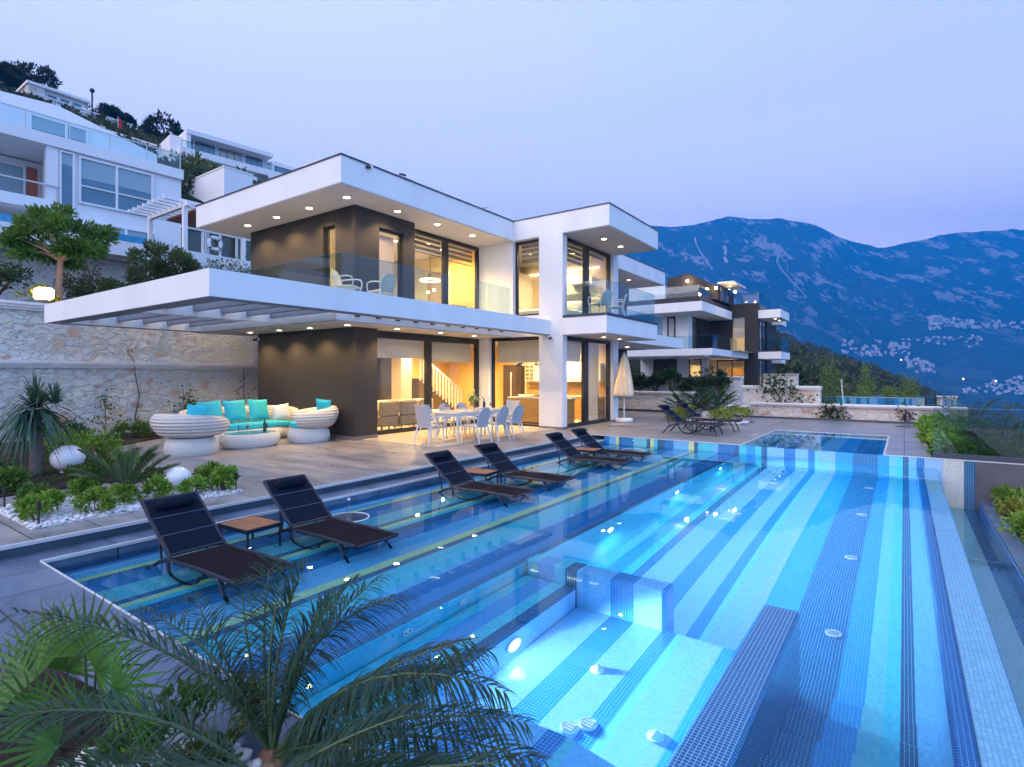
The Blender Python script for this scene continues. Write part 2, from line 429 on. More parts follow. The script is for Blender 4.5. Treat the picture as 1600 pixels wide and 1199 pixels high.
# ------------------------------------------------------------------ far village: every house its own object
wall_v = pm('village_plaster', (.90, .82, .80), .8, 0, .04, .2); roof_v = pm('village_roof', (.45, .28, .22), .8, 0, .1, .2); glass_v = pm('village_window', (.05, .07, .1), .2, 0, .1)
def house_proto(k):
    mb = MB()
    if k == 0: mb.box(-6, 6, -5, 5, -5, 6).box(-4, 6.2, -3, 5, 6, 9)
    elif k == 1: mb.box(-8, 8, -5, 5, -6, 5.5).box(-8, 1, -4, 5, 5.5, 9).box(-8.5, 8.5, -7, -5, 2.6, 3.2)
    else: mb.box(-5, 5, -5, 5, -5, 9).box(-6, 6, -6.5, -5, 5.5, 6.2).box(-3, 3, -3, 3, 9, 11)
    nw = len(mb.f)
    for zz in (1.2, 4.0):
        for xx in (-4, -1, 2): mb.quad((xx, -5.06, zz), (xx+1.8, -5.06, zz), (xx+1.8, -5.06, zz+1.7), (xx, -5.06, zz+1.7))
    o = mb.build('hill_house', wall_v); o.data.materials.append(glass_v)
    for i in range(nw, len(mb.f)): o.data.polygons[i].material_index = 1
    return o
protos = [house_proto(k) for k in range(3)]
def on_mountain(px, py):
    """walks out along the slope to where the ground appears at this height"""
    best = None
    for d in np.arange(700, 3150, 8.):
        z = mz(px, d); y = 586-(z-CAMZ)/d*864.8
        if y <= py: return d, z
    return None
VIL = [('upper village', 'white house in the village strung along the upper slope of the mountain', 1450, 1600, 496, 515, 66, 1.0),
       ('middle village', 'white house in the village low on the mountain behind the wooded ridge', 1318, 1426, 529, 558, 72, .95),
       ('terrace village', 'white house in the thin line of houses below the upper village', 1405, 1535, 526, 544, 45, .8),
       ('knoll village', 'white house on the steep knoll just above the wooded ridge', 1408, 1460, 556, 584, 42, .95),
       ('shore village', 'white house low by the right edge near the shore', 1505, 1605, 580, 618, 70, .9)]
vr = random.Random(9); first = True; nvil = 0
for grp, lab, x0, x1, y0, y1, n, sc in VIL:
    k = 0
    while k < n:
        px = vr.uniform(x0, x1); py = vr.uniform(y0, y1); t = (px-x0)/(x1-x0)
        if grp == 'knoll village' and abs(px-(1418+34*(1-(y1-py)/(y1-y0)))) > 6+26*(py-y0)/(y1-y0): continue
        if grp == 'middle village' and py < 530+10*t*(1+.0): continue
        if grp == 'shore village' and py < 612-28*t: continue
        if grp == 'upper village' and py < 497+8*t: continue
        r = on_mountain(px, py)
        if not r: k += 1; continue
        d, z = r; x, y = wxy(px, d)
        pr = protos[nvil % 3]
        o = pr if nvil < 3 else pr.copy()
        if nvil >= 3: C.objects.link(o)
        o.location = (x, y, z+.5); o.rotation_euler = (0, 0, YAW*.4+vr.uniform(-.5, .5))
        s = sc*vr.uniform(.42, .9)*d/1900; o.scale = (s, s, s*vr.uniform(.7, 1.1))
        tag(o, lab, 'house', grp); nvil += 1; k += 1
# pale scree gullies running down the face
for k, path in enumerate(([(1086, 372), (1088, 384), (1092, 392), (1100, 404), (1108, 416), (1113, 424)], [(1131, 386), (1134, 394), (1132, 404), (1136, 412)], [(1209, 380), (1213, 390), (1216, 402), (1214, 412), (1222, 424), (1232, 436), (1246, 450), (1260, 466)])):
    pts = [];
    for px, py in path:
        r = on_mountain(px, py)
        if r: pts.append((px, r[0]))
    vs = []; q = random.Random(k)
    for i, (px, d) in enumerate(pts):
        for sg in (-1, 1):
            dpx = sg*(q.uniform(.7, 1.6) if k != 1 else q.uniform(1.5, 3.2)); x, y = wxy(px+dpx, d); vs.append((x, y, mz(px+dpx, d)+3.))
    tag(mk('scree_gully', vs, [(2*i, 2*i+1, 2*i+3, 2*i+2) for i in range(len(pts)-1)], pm('pale_scree', (.50, .43, .43), .95, 0, .3, .02), None), None, None, None, 'structure')
d, z = on_mountain(1462, 505); x, y = wxy(1462, d)
hb = thing('hotel_block', 'big pale block at the left end of the upper mountain village', 'building', (x, y, z))
hb.rotation_euler = (0, 0, YAW); s = d/1000
mb = MB().box(-9*s, 9*s, -5*s, 5*s, -4*s, 11*s).box(-6*s, 7*s, -5*s, 5*s, 11*s, 13.5*s)
mb.build('wall', wall_v, hb, loc=False)
for k in range(3):
    MB().box(-8.4*s, 8.4*s, -5.1*s, -5.02*s, (1.5+k*3)*s, (2.9+k*3)*s).build('window_band', glass_v, hb, loc=False)
# three street lamps lit in the villages
lampw = emit('street_lamp_glow', (1., .55, .25), 9.)
for px, py, lb in ((1408, 566, 'lit street lamp at the left foot of the knoll village'), (1505, 597, 'lit street lamp at the left end of the shore village'), (1556, 601, 'lit street lamp in the middle of the shore village')):
    d, z = on_mountain(px, py); x, y = wxy(px, d)
    t = thing('street_lamp', lb, 'lamp', (x, y, z), 0, 'far street lamps')
    MB().tube([(0, 0, -2), (0, 0, 6)], .3, 6).build('post', wall_v, t, loc=False)
    MB().ball((0, 0, 8.), 2.2, 8).build('lantern', lampw, t, loc=False)
# ------------------------------------------------------------------ paving, pool and planting beds
def paving(name, base, warm, tile=(1.2, .6), rough=.32):
    m, nt, ns, ln = _new(name)
    p = pos(nt)
    bk = N(nt, 'ShaderNodeTexBrick'); bk.offset = 0.0; bk.inputs['Scale'].default_value = 1.0
    bk.inputs['Brick Width'].default_value = tile[0]; bk.inputs['Row Height'].default_value = tile[1]
    bk.inputs['Mortar Size'].default_value = .008; bk.inputs['Color1'].default_value = c4((.42, .42, .42)); bk.inputs['Color2'].default_value = c4((.58, .58, .58)); bk.inputs['Mortar'].default_value = c4((.05, .05, .05))
    ln.new(p, bk.inputs['Vector'])
    st = tex_noise(nt, p, 1.5, 7, .7, (.7, 1.7, 1)); st2 = tex_noise(nt, p, .5, 3, .5); fine = tex_noise(nt, p, 40, 3)
    c = ramp(nt, st, [(.34, tuple(x*.55 for x in base)), (.5, base), (.64, warm)])
    c = mixc(nt, math_(nt, 'MULTIPLY', st2, .5), c, tuple(x*.7 for x in base))
    c = mixc(nt, .85, c, bk.outputs['Color'], 'OVERLAY')
    c = mixc(nt, bk.outputs['Fac'], c, (.035, .035, .04))
    rr = math_(nt, 'MULTIPLY_ADD', st, .35, rough-.17)
    h = math_(nt, 'SUBTRACT', math_(nt, 'MULTIPLY', fine, .3), bk.outputs['Fac'])
    MATS[name] = finish(m, nt, c, rr, 0, h, .35, .004, .5); return MATS[name]
pave = paving('terrace_porcelain', (.28, .265, .27), (.40, .36, .33))
pave_low = paving('blue_lit_porcelain', (.11, .16, .25), (.17, .21, .29), (.6, 1.2))  # terrace porcelain again, with the blue evening light put into its colour
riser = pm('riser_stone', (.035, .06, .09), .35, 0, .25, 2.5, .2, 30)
trim = pm('aluminium_nosing', (.58, .58, .58), .4, .0, .05)
slate = pm('slate_cladding', (.085, .08, .095), .5, 0, .35, 1.2, .4, 14)
soilm = pm('garden_soil', (.035, .026, .02), .95, 0, .4, 6, .9, 40, .2, None, .02)

T = -7.27; S2 = -6.88; NY = 1.75; FY = 14.2; WZ = -.22
mb = MB().box(-18.6, T, -8, 24.5, -.3, 0)
mb.box(T+.001, -3.23, FY, 24.5, -.011, 0).box(-3.229, -.35, 18.62, 24.5, -.3, -.0).box(-.349, .46, FY, 24.5, -.011, 0)
struct('terrace', mb, pave)
mb = MB().box(T+.012, S2, NY-.25, FY-.001, -.5, -.12).box(T+.012, .527, -6, NY-.251, -2.1, -.12).box(S2+.001, .527, NY-.25, NY-.006, -.135, -.121)
struct('pool_surround', mb, pave_low)
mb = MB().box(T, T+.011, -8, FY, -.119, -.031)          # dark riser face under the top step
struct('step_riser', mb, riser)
mb = MB()
mb.box(T-.022, T+.018, -8, FY, -.03, .006).box(S2-.018, S2+.014, NY, FY-.002, -.145, -.113).box(S2, .52, NY-.012, NY+.004, -.135, -.1145)
mb.box(T+.016, -3.25, FY-.012, FY+.03, -.012, .005).box(-3.25, -3.21, FY-.012, 18.62, -.012, .005).box(-3.21, -.37, 18.60, 18.64, -.012, .005)
mb.box(-.37, -.33, FY-.012, 18.62, -.012, .005).box(-.33, 5.5, FY-.014, FY+.025, -.012, .006)
struct('edge_trim', mb, trim)

# mosaic: stripes that run the length of the pool, 26 mm tiles with pale grout
BL = (.003, .14, .42); LB = (.005, .29, .62); PG = (.18, .58, .58); LV = (.32, .48, .72); YE = (.82, .80, .25); NV = (.004, .05, .14); CR = (.62, .56, .44); GN = (.001, .095, .25); TQ = (.06, .60, .66); PL = (.20, .50, .76); WH = (.27, .51, .75)
BANDS = [(-6.87, BL), (-6.76, PL), (-6.54, YE), (-6.44, NV), (-6.38, BL), (-6.03, PG), (-5.67, NV), (-5.57, YE), (-5.47, TQ), (-5.34, NV), (-5.16, BL), (-4.94, PL), (-4.52, YE), (-4.41, NV), (-4.30, TQ), (-3.90, PL), (-3.78, BL), (-3.40, NV),
         (-3.282, TQ), (-3.14, LB), (-2.92, TQ), (-2.81, NV), (-2.665, WH), (-2.29, BL), (-2.08, WH), (-1.79, BL), (-1.68, PG), (-1.59, WH), (-1.38, LV), (-1.27, LB), (-.95, GN), (-.47, LB), (-.27, PG), (-.14, TQ), (-.05, NV), (.05, PL), (.20, BL), (.31, LV), (.63, CR), (.96, NV)]
def mosaic(name, fixed=None, rough=.12):
    m, nt, ns, ln = _new(name)
    p = pos(nt); s = N(nt, 'ShaderNodeSeparateXYZ'); ln.new(p, s.inputs[0])
    PT = .026
    if fixed is None:
        f = math_(nt, 'DIVIDE', math_(nt, 'ADD', s.outputs[0], 7.), 8.5)
        A = [(max(0, (x+7.)/8.5), c) for x, c in BANDS]; k = 18
        r1 = ramp(nt, f, A[:k], 'CONSTANT'); r2 = ramp(nt, f, A[k:], 'CONSTANT')
        c = mixc(nt, math_(nt, 'GREATER_THAN', s.outputs[0], -3.282), r1, r2)
    else:
        c = mixc(nt, 0., fixed, fixed)
    n = N(nt, 'ShaderNodeNewGeometry'); sn = N(nt, 'ShaderNodeSeparateXYZ'); ln.new(n.outputs['Normal'], sn.inputs[0])
    g = None; ids = []
    for i in range(3):
        q = math_(nt, 'DIVIDE', s.outputs[i], PT)
        fr = math_(nt, 'ABSOLUTE', math_(nt, 'SUBTRACT', math_(nt, 'FRACT', q), .5))
        l = math_(nt, 'GREATER_THAN', fr, .435)
        l = math_(nt, 'MULTIPLY', l, math_(nt, 'LESS_THAN', math_(nt, 'ABSOLUTE', sn.outputs[i]), .7))
        g = l if g is None else math_(nt, 'MAXIMUM', g, l)
        ids.append(math_(nt, 'FLOOR', q))
    cb = N(nt, 'ShaderNodeCombineXYZ')
    for i in range(3): ln.new(ids[i], cb.inputs[i])
    wn = N(nt, 'ShaderNodeTexWhiteNoise'); ln.new(cb.outputs[0], wn.inputs[0])
    v = math_(nt, 'MULTIPLY_ADD', wn.outputs['Value'], .24, .88)
    hs_ = N(nt, 'ShaderNodeHueSaturation'); ln.new(c, hs_.inputs['Color']); ln.new(v, hs_.inputs['Value'])
    c = mixc(nt, g, hs_.outputs[0], (.20, .48, .72))
    MATS[name] = finish(m, nt, c, rough, 0, g, -.3, .002, .5); return MATS[name]
tile = mosaic('pool_mosaic'); tile_blue = mosaic('blue_mosaic', (.02, .14, .42)); tile_sheen = mosaic('sky_sheen_mosaic', (.74, .76, .80), .2)
mb = MB()
mb.box(S2-.01, -3.27, NY-.2, FY+.1, -2.1, -.42)                                   # lounger shelf
mb.box(-3.269, .2, NY-.2, FY+.1, -2.1, -1.85)                                      # deep floor
mb.box(S2, 1.14, FY, FY+.18, -2.1, -.012)                                         # far wall
mb.box(S2, .525, NY-.2, NY-.001, -2.1, -.136)                                      # near wall
mb.box(S2-.2, S2-.001, NY-.2, FY, -2.1, -.136)
mb.box(-3.268, -2.65, NY, 4.85, -1.86, -.72, b=.03)                               # spa bench
mb.box(-3.268, -1.75, 4.852, 5.1, -1.86, -.29, b=.03)                             # spa back wall
mb.box(-2.649, -.951, NY, 4.9, -1.86, -1.15, b=.015)                              # spa floor
mb.prism([(-2.648, NY), (-.952, NY), (-.952, 2.75), (-1.3, 2.86), (-1.7, 2.92), (-2.1, 2.88), (-2.648, 2.72)], -1.16, -.72)
mb.box(-.95, -.68, NY, 4.93, -1.86, -.185, b=.02)                                 # raised spa wall
for k, (ye, z) in enumerate(((5.0, -1.58), (4.5, -1.32), (4.0, -1.06), (3.5, -.80), (3.0, -.54))):
    mb.box(-.679, .199, NY, ye, -1.86+.001*k, z)
struct('pool_basin', mb, tile)
struct('spillover_floor', MB().box(-3.23, -.35, FY+.18, 18.6, -.7, -.42).box(-3.24, -3.23, FY+.18, 18.6, -.7, -.013).box(-.35, -.345, FY+.18, 18.6, -.7, -.013).box(-3.23, -.35, 18.6, 18.615, -.7, -.013), tile)
mb = MB(); mb.box(.2, .31, NY, FY, -2.1, -.226, b=.02); struct('weir_edge', mb, tile_blue)
struct('infinity_weir', MB().box(.3105, .53, NY, FY, -2.1, -.2255, b=.006), tile_sheen)  # pale tile colour holds the sky reflected in the water film
struct('overflow_channel', MB().box(.531, 1.18, -4, FY, -1.3, -1.05), mosaic('channel_mosaic', None))
struct('channel_wall', MB().box(1.18, 1.2, -4, FY, -1.3, -.8), tile_blue)
struct('channel_kerb', MB().box(1.2, 1.42, -4, FY, -1.4, -.78), pave_low)
struct('lower_terrace', MB().box(2.5, 9, -8, FY, -1.4, -1.0), pm('pale_paving', (.45, .40, .38), .7, 0, .1, 1.))
struct('slate_facing', MB().box(1.142, 6, FY, FY+.16, -1.4, -.012), slate)
struct('planting_strip', MB().box(1.42, 2.5, -4, FY, -1.4, -.86), soilm)

m, nt, ns, ln = _new('pool_water')
g = N(nt, 'ShaderNodeBsdfGlass', IOR=1.333, Roughness=.0); g.inputs[0].default_value = (.66, .92, 1., 1)
wv = tex_noise(nt, pos(nt), 1.3, 2, .5); wv2 = tex_noise(nt, pos(nt), 6., 2, .5)
b = N(nt, 'ShaderNodeBump', Strength=.05, Distance=.02); ln.new(math_(nt, 'ADD', wv, math_(nt, 'MULTIPLY', wv2, .25)), b.inputs['Height']); ln.new(b.outputs[0], g.inputs['Normal'])
o = N(nt, 'ShaderNodeOutputMaterial'); ln.new(g.outputs[0], o.inputs[0]); water = m
tag(MB().quad((S2, NY, WZ), (.535, NY, WZ), (.535, FY, WZ), (S2, FY, WZ)).build('pool_water', water), None, None, None, 'structure')
tag(MB().quad((-3.23, FY-.004, -.009), (-.35, FY-.004, -.009), (-.35, 18.6, -.009), (-3.23, 18.6, -.009)).build('spillover_water', water), None, None, None, 'structure')
tag(MB().quad((.531, -4, -.97), (1.18, -4, -.97), (1.18, FY, -.97), (.531, FY, -.97)).build('channel_water', water), None, None, None, 'structure')

# pool fittings
whitep = pm('white_plastic', (.78, .80, .80), .35, 0, .04)
def drain(x, y, z, r, lab, k=6):
    t = thing('floor_drain', lab, 'drain', (x, y, z), 0, 'round drains on the pool floor')
    MB().lathe([(r, 0), (r, .012), (r*.85, .02), (r*.8, .014)], (0, 0), 20).build('ring', whitep, t, True, False)
    mb = MB()
    for i in range(3):
        a = (i-1)*r*.4; mb.box(x-r*.6, x+r*.6, y+a-.01, y+a+.01, z+.014, z+.022)
    mb.build('grille', pm('grey_plastic', (.35, .38, .4), .4), t)
for (x, y, lab) in ((-.57, 6.3, 'round white drain on the pool floor nearest the raised spa wall'), (-.57, 8.5, 'round white drain on the pool floor, second from the raised spa wall in its row'), (-.57, 10.75, 'round white drain on the pool floor, third from the raised spa wall in its row'), (-.57, 12.95, 'round white drain on the pool floor in the dark stripe, closest to the spillover'), (-2.3, 9.76, 'round white drain left of the deep lane, in the middle of the pool'), (-2.2, 12.46, 'round white drain left of the deep lane, near the far pool wall')):
    drain(x, y, -1.85, .075, lab)
for (x, y, lab) in ((-1.86, 3.30, 'twin round suction fitting on the spa floor, the larger near disc'), (-1.77, 3.40, 'twin round suction fitting on the spa floor, the smaller far disc')):
    drain(x, y, -1.15, .065, lab)
for (x, y, lab) in ((-2.0, 4.0, 'small white jet knob on the spa floor below the twin disc fitting and the light'), (-1.35, 3.55, 'small white jet knob on the spa floor near the raised wall'), (-2.25, 3.05, 'small white jet knob on the spa floor near the front seat')):
    t = thing('spa_jet', lab, 'jet', (x, y, -1.15), 0, 'small jets on the spa floor')
    MB().lathe([(.045, -1.15), (.045, -1.13), (.03, -1.1), (.008, -1.09)], (x, y), 14).build('nozzle', whitep, t, True)
    MB().lathe([(.06, -1.149), (.06, -1.14), (.046, -1.138)], (x, y), 14).build('flange', whitep, t, True)
for (y, lab) in ((3.15, 'round white return jet in the blue shelf wall, nearer one'), (3.85, 'round white return jet in the blue shelf wall, farther one')):
    t = thing('return_jet', lab, 'jet', (-3.262, y, -.57), 0, 'return jets in the shelf wall')
    pts = [(-3.258, y+.05*math.cos(a*PI/8), -.57+.05*math.sin(a*PI/8)) for a in range(17)]
    MB().tube(pts, .009, 6, False).build('ring', whitep, t, True)
    MB().ball((-3.262, y, -.57), .02, 8).build('eyeball', whitep, t, True)
lensm = emit('pool_lamp_lens', (.95, .98, 1.), 30.)
def pool_lamp(x, y, z, E, lab, tilt=-.25, size=2.7):
    t = thing('pool_light', lab, 'light', (x, y, z), 0, 'underwater lamps')
    c = [(x+.012, y+.09*math.cos(a*PI/10), z+.09*math.sin(a*PI/10)) for a in range(21)]
    MB().tube(c, .013, 6, False).build('bezel', whitep, t, True)
    MB().ball((x+.006, y, z), .08, 14, (.02, .08, .08)).build('lens', lensm, t, True)
    l = bpy.data.lights.new('pool_lamp', 'SPOT'); l.energy = E; l.spot_size = size; l.spot_blend = .6; l.shadow_soft_size = .06; l.color = (.86, .95, 1.)
    o = bpy.data.objects.new('pool_lamp', l); C.objects.link(o); o.parent = t; o.location = (.06, 0, 0)
    o.rotation_euler = Vector((-1, 0, -tilt)).to_track_quat('Z', 'Y').to_euler()
pool_lamp(-3.27, 6.9, -.85, 420, 'bright underwater lamp in the shelf wall nearest the spa back wall', -.7)
pool_lamp(-3.27, 9.6, -.85, 420, 'bright underwater lamp in the shelf wall, middle of the three', -.7)
pool_lamp(-3.27, 12.4, -.85, 420, 'bright underwater lamp in the shelf wall, closest to the far pool wall', -.7)
pool_lamp(-2.65, 3.75, -.93, 480, 'bright underwater lamp in the front of the spa bench', -.55, 2.8)

# gutter grating and skimmer in the channel
t = thing('overflow_grating', 'small square white grating in the overflow channel beside the weir', 'grating', (.62, 4.45, -.96))
MB().box(.55, .69, 4.38, 4.52, -.968, -.955).build('frame', whitep, t)
mb = MB()
for i in range(5): mb.box(.565+i*.025, .575+i*.025, 4.39, 4.51, -.955, -.948)
mb.build('bars', pm('grey_plastic', (.35, .38, .4), .4), t)

# round white fountain trays standing on the shelf with a slim glass on each
def tray(x, y, lab):
    t = thing('water_tray', lab, 'table', (x, y, -.42), 0, 'round white trays at the water surface')
    MB().lathe([(.03, -.42), (.03, -.215)], (x, y), 10).build('stem', whitep, t, True)
    MB().lathe([(.05, -.212), (.27, -.206), (.27, -.196), (.02, -.196)], (x, y), 32).build('tray_top', glassmat('acrylic', (.86, .93, .96), .14), t, True); MB().tube([(x+.275*math.cos(a*PI/20), y+.275*math.sin(a*PI/20), -.2) for a in range(41)], .008, 6, False).build('rim', whitep, t, True)
    g = thing('carafe', 'clear carafe on the round tray in the water '+lab.split('water ')[1], 'carafe', (x, y+.02, -.19))
    MB().lathe([(.03, -.188), (.04, -.13), (.02, -.05), (.018, .01), (.024, .03)], (x, y+.02), 14).build('bottle', glassmat('clear_glass', (.86, .93, .95), .12), g, True)
    MB().lathe([(.02, .03), (.02, .05)], (x, y+.02), 10).build('stopper', whitep, g, True)
tray(-5.6, 13.2, 'round white tray low in the water by the farthest pool loungers')
tray(-6.05, 4.75, 'round white tray low in the water by the second nearest lounger')
# ------------------------------------------------------------------ the villa
white = pm('white_render', (.80, .80, .80), .75, 0, .05, 1.1, .2, 30, .4, (1, 1, .35))
dark = pm('dark_cladding', (.031, .029, .030), .6, 0, .12, 1.2, .25, 9, .4, (1, 1, .15))
cap = pm('zinc_capping', (.05, .06, .08), .45, .4, .1)
framem = pm('anthracite_frame', (.022, .022, .024), .4, .2, .1)
plinth = pm('plinth_stone', (.16, .15, .15), .5, 0, .2, 3)
pane_m = glassmat('window_glass', (.93, .97, .96), .07, 3.2, .75)
bal_m = glassmat('balustrade_glass', (.80, .90, .92), .05, 3.5, .65)
inwall = pm('interior_wall_paint', (.82, .69, .46), .8, 0, .03, .6)
inyell = pm('ochre_wall_paint', (.86, .54, .14), .8, 0, .05, .6)
infloor = pm('interior_floor_tile', (.62, .52, .38), .25, 0, .08, 1.)
ceilm = pm('ceiling_paint', (.82, .80, .76), .85, 0, .02, .6)
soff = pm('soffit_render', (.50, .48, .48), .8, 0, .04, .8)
lampm = emit('downlight_lens', (1., .74, .36), 30.)
def fabric(name, col, tr):
    if name in MATS: return MATS[name]
    m, nt, ns, ln = _new(name)
    f = tex_noise(nt, objc(nt), 90, 2); c = mixc(nt, f, tuple(x*.9 for x in col), col)
    d = N(nt, 'ShaderNodeBsdfDiffuse'); ln.new(c, d.inputs[0]); t = N(nt, 'ShaderNodeBsdfTranslucent'); ln.new(c, t.inputs[0])
    mx = N(nt, 'ShaderNodeMixShader'); mx.inputs[0].default_value = tr; ln.new(d.outputs[0], mx.inputs[1]); ln.new(t.outputs[0], mx.inputs[2])
    o = N(nt, 'ShaderNodeOutputMaterial'); ln.new(mx.outputs[0], o.inputs[0]); MATS[name] = m; return m
blindm = fabric('roller_blind', (.78, .76, .70), .45); zebram = fabric('zebra_blind', (.30, .26, .20), .25)

villa = thing('villa', 'big white two-storey modern villa with dark cladding and flat roof beside the pool', 'house', (-12, 9.3, 0))
def V_(name, mat, *a, b=0.0, parent=None): return bx(name, mat, parent or villa, *a, b=b)
def downlight(parent, x, y, z, E, size=2.3, warm=(1., .63, .25), r=.08, blend=.7, name='downlight'):
    mb = MB(); mb.lathe([(r*.98, z-.012), (.002, z-.013)], (x, y), 16, cap=False)
    o = mb.build(name, lampm, parent)
    MB().lathe([(r, z-.002), (r+.02, z-.002), (r+.022, z-.02), (r, z-.02)], (x, y), 18, cap=False).build('trim_ring', white, o)
    l = bpy.data.lights.new(name, 'SPOT'); l.energy = E; l.spot_size = size; l.spot_blend = blend; l.shadow_soft_size = .05; l.color = warm
    q = bpy.data.objects.new(name+'_beam', l); C.objects.link(q); q.parent = o
    rl = rootloc(parent); q.location = (x-rl.x, y-rl.y, z-.03-rl.z)
    return o
def window(parent, ax, P, a0, a1, z0, z1, mull=(), fw=.07, dep=.09, blind=None, bz=None, top=None, sgn=1, trans=()):
    """glazed opening; ax 'x' = pane at X=P facing +X spanning Y a0..a1; 'y' = pane at Y=P facing -Y spanning X a0..a1"""
    f = MB(); top = top or fw
    def bar(u0, u1, w0, w1, d=dep):
        if ax == 'x': f.box(P-d*.5, P+d*.5, u0, u1, w0, w1)
        else: f.box(u0, u1, P-d*.5, P+d*.5, w0, w1)
    bar(a0, a1, z0, z0+fw); bar(a0, a1, z1-top, z1)
    bar(a0, a0+fw, z0+fw, z1-top); bar(a1-fw, a1, z0+fw, z1-top)
    for m in mull:
        c, wd = m if isinstance(m, tuple) else (m, fw)
        bar(c-wd/2, c+wd/2, z0+fw, z1-top, dep*.9)
    for zt in trans: bar(a0+fw, a1-fw, zt-.02, zt+.02, dep*.8)
    fr = f.build('window', framem, parent)
    g = MB(); e = fw*.5
    if ax == 'x': g.quad((P, a0+e, z0+e), (P, a1-e, z0+e), (P, a1-e, z1-e), (P, a0+e, z1-e))
    else: g.quad((a0+e, P, z0+e), (a1-e, P, z0+e), (a1-e, P, z1-e), (a0+e, P, z1-e))
    g.build('pane', pane_m, fr)
    if blind:
        cuts = [a0+fw]+[m[0] if isinstance(m, tuple) else m for m in mull]+[a1-fw]
        bs = bz if isinstance(bz, (list, tuple)) else [bz]*(len(cuts)-1)
        for i in range(len(cuts)-1):
            b = MB(); u0, u1 = cuts[i]+.05, cuts[i+1]-.05; q = -.14 if ax == 'x' else .14
            if blind == 'solid': rows = [(bs[i], z1-top*.5)]
            else:
                rows = []; zz = z1-top
                while zz > bs[i]+.05: rows.append((zz-.10, zz)); zz -= .155
            for r0, r1 in rows:
                if ax == 'x': b.box(P+q-.004, P+q+.004, u0, u1, r0, r1)
                else: b.box(u0, u1, P+q-.004, P+q+.004, r0, r1)
            if ax == 'x': b.box(P+q-.012, P+q+.012, u0, u1, bs[i]-.03, bs[i])
            else: b.box(u0, u1, P+q-.012, P+q+.012, bs[i]-.03, bs[i])
            b.build('blind', blindm if blind == 'solid' else zebram, fr)
    return fr
def balustrade(parent, pts, z0, z1, joint=1.35, mat=None, th=.016, cutgap=.012, rail=True):
    """frameless glass panels along a polyline, each panel its own part"""
    for (xa, ya), (xb, yb) in zip(pts[:-1], pts[1:]):
        L = math.hypot(xb-xa, yb-ya); n = max(1, round(L/joint)); ux, uy = (xb-xa)/L, (yb-ya)/L; px, py = -uy*th/2, ux*th/2
        for i in range(n):
            s0 = L*i/n+cutgap/2; s1 = L*(i+1)/n-cutgap/2
            A = (xa+ux*s0, ya+uy*s0); B = (xa+ux*s1, ya+uy*s1)
            o = MB().prism([(A[0]+px, A[1]+py), (A[0]-px, A[1]-py), (B[0]-px, B[1]-py), (B[0]+px, B[1]+py)], z0, z1).build('balustrade_panel', mat or bal_m, parent)
            if rail: MB().prism([(A[0]+px*1.05, A[1]+py*1.05), (A[0]-px*1.05, A[1]-py*1.05), (B[0]-px*1.05, B[1]-py*1.05), (B[0]+px*1.05, B[1]+py*1.05)], z1+.0005, z1+.008).build('polished_edge', pm('glass_edge', (.10, .22, .22), .2), o)
YW = 14.95; XG = -12.05; XR = -8.85; UZ = 3.42
# floors, slabs and roof
V_('interior_floor', infloor, -17., -8.9, 9.56, 19.3, -.05, .02)
V_('floor_slab', white, -17.2, -10.6, 8.0, 26.5, 2.97, UZ)
V_('floor_slab', white, -10.599, -8.67, YW+.26, 26.5, 2.97, UZ)
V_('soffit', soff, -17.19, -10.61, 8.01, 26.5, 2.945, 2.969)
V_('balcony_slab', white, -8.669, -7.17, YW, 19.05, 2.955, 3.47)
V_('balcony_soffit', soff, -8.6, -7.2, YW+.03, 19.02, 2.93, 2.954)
V_('balcony_channel', cap, -8.66, -7.15, YW-.012, 19.06, 3.471, 3.55)
V_('balcony_slab', white, -12, -9.62, 20.5, 26.7, 2.971, 3.47)
V_('roof', white, -17.36, -10.531, 8.08, 26.7, 6.125, 6.75)
V_('roof', white, -10.53, -7.09, YW, 18.9, 6.125, 6.75)
V_('roof', white, -10.53, -9.65, 18.901, 26.7, 6.125, 6.75)
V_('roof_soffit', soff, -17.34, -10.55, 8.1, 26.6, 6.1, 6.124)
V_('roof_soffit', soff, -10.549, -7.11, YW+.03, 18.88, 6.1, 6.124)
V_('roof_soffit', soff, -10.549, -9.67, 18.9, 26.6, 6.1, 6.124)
mb = MB()
mb.box(-17.38, -10.51, 8.06, 8.12, 6.75, 6.785).box(-10.56, -10.505, 8.12, YW-.021, 6.75, 6.785).box(-10.56, -7.07, YW-.02, YW+.04, 6.75, 6.785).box(-7.13, -7.07, YW+.04, 18.92, 6.75, 6.785).box(-17.38, -17.3, 8.12, 26.7, 6.75, 6.785).box(-9.68, -9.63, 18.92, 26.7, 6.75, 6.785)
mb.build('roof_capping', cap, villa)
# pergola: white frame with rafters running out from the slab
fr = MB().box(-9.46, -9.11, 4.44, YW-.001, 2.97, UZ).box(-17.2, -9.461, 4.44, 4.79, 2.97, UZ).box(-17.2, -16.85, 4.791, 7.999, 2.97, UZ).build('pergola_frame', white, villa)
slate_p = pm('dark_slate_blue', (.16, .20, .27), .55, 0, .08)  # dark slate blue for the rafters and the thin sheet under the frame
V_('pergola_beam', white, -12.9, -12.72, 4.791, 7.999, 2.99, 3.38)
for k in range(5):
    y = 5.25+k*.6
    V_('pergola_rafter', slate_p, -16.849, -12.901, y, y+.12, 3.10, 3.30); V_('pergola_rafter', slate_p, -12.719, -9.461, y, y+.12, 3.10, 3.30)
for k in range(10):
    y = 8.55+k*.64
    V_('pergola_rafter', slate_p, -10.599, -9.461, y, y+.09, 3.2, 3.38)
    V_('fixing_plate', framem, -10.599, -10.55, y-.03, y+.10, 3.08, 3.17)
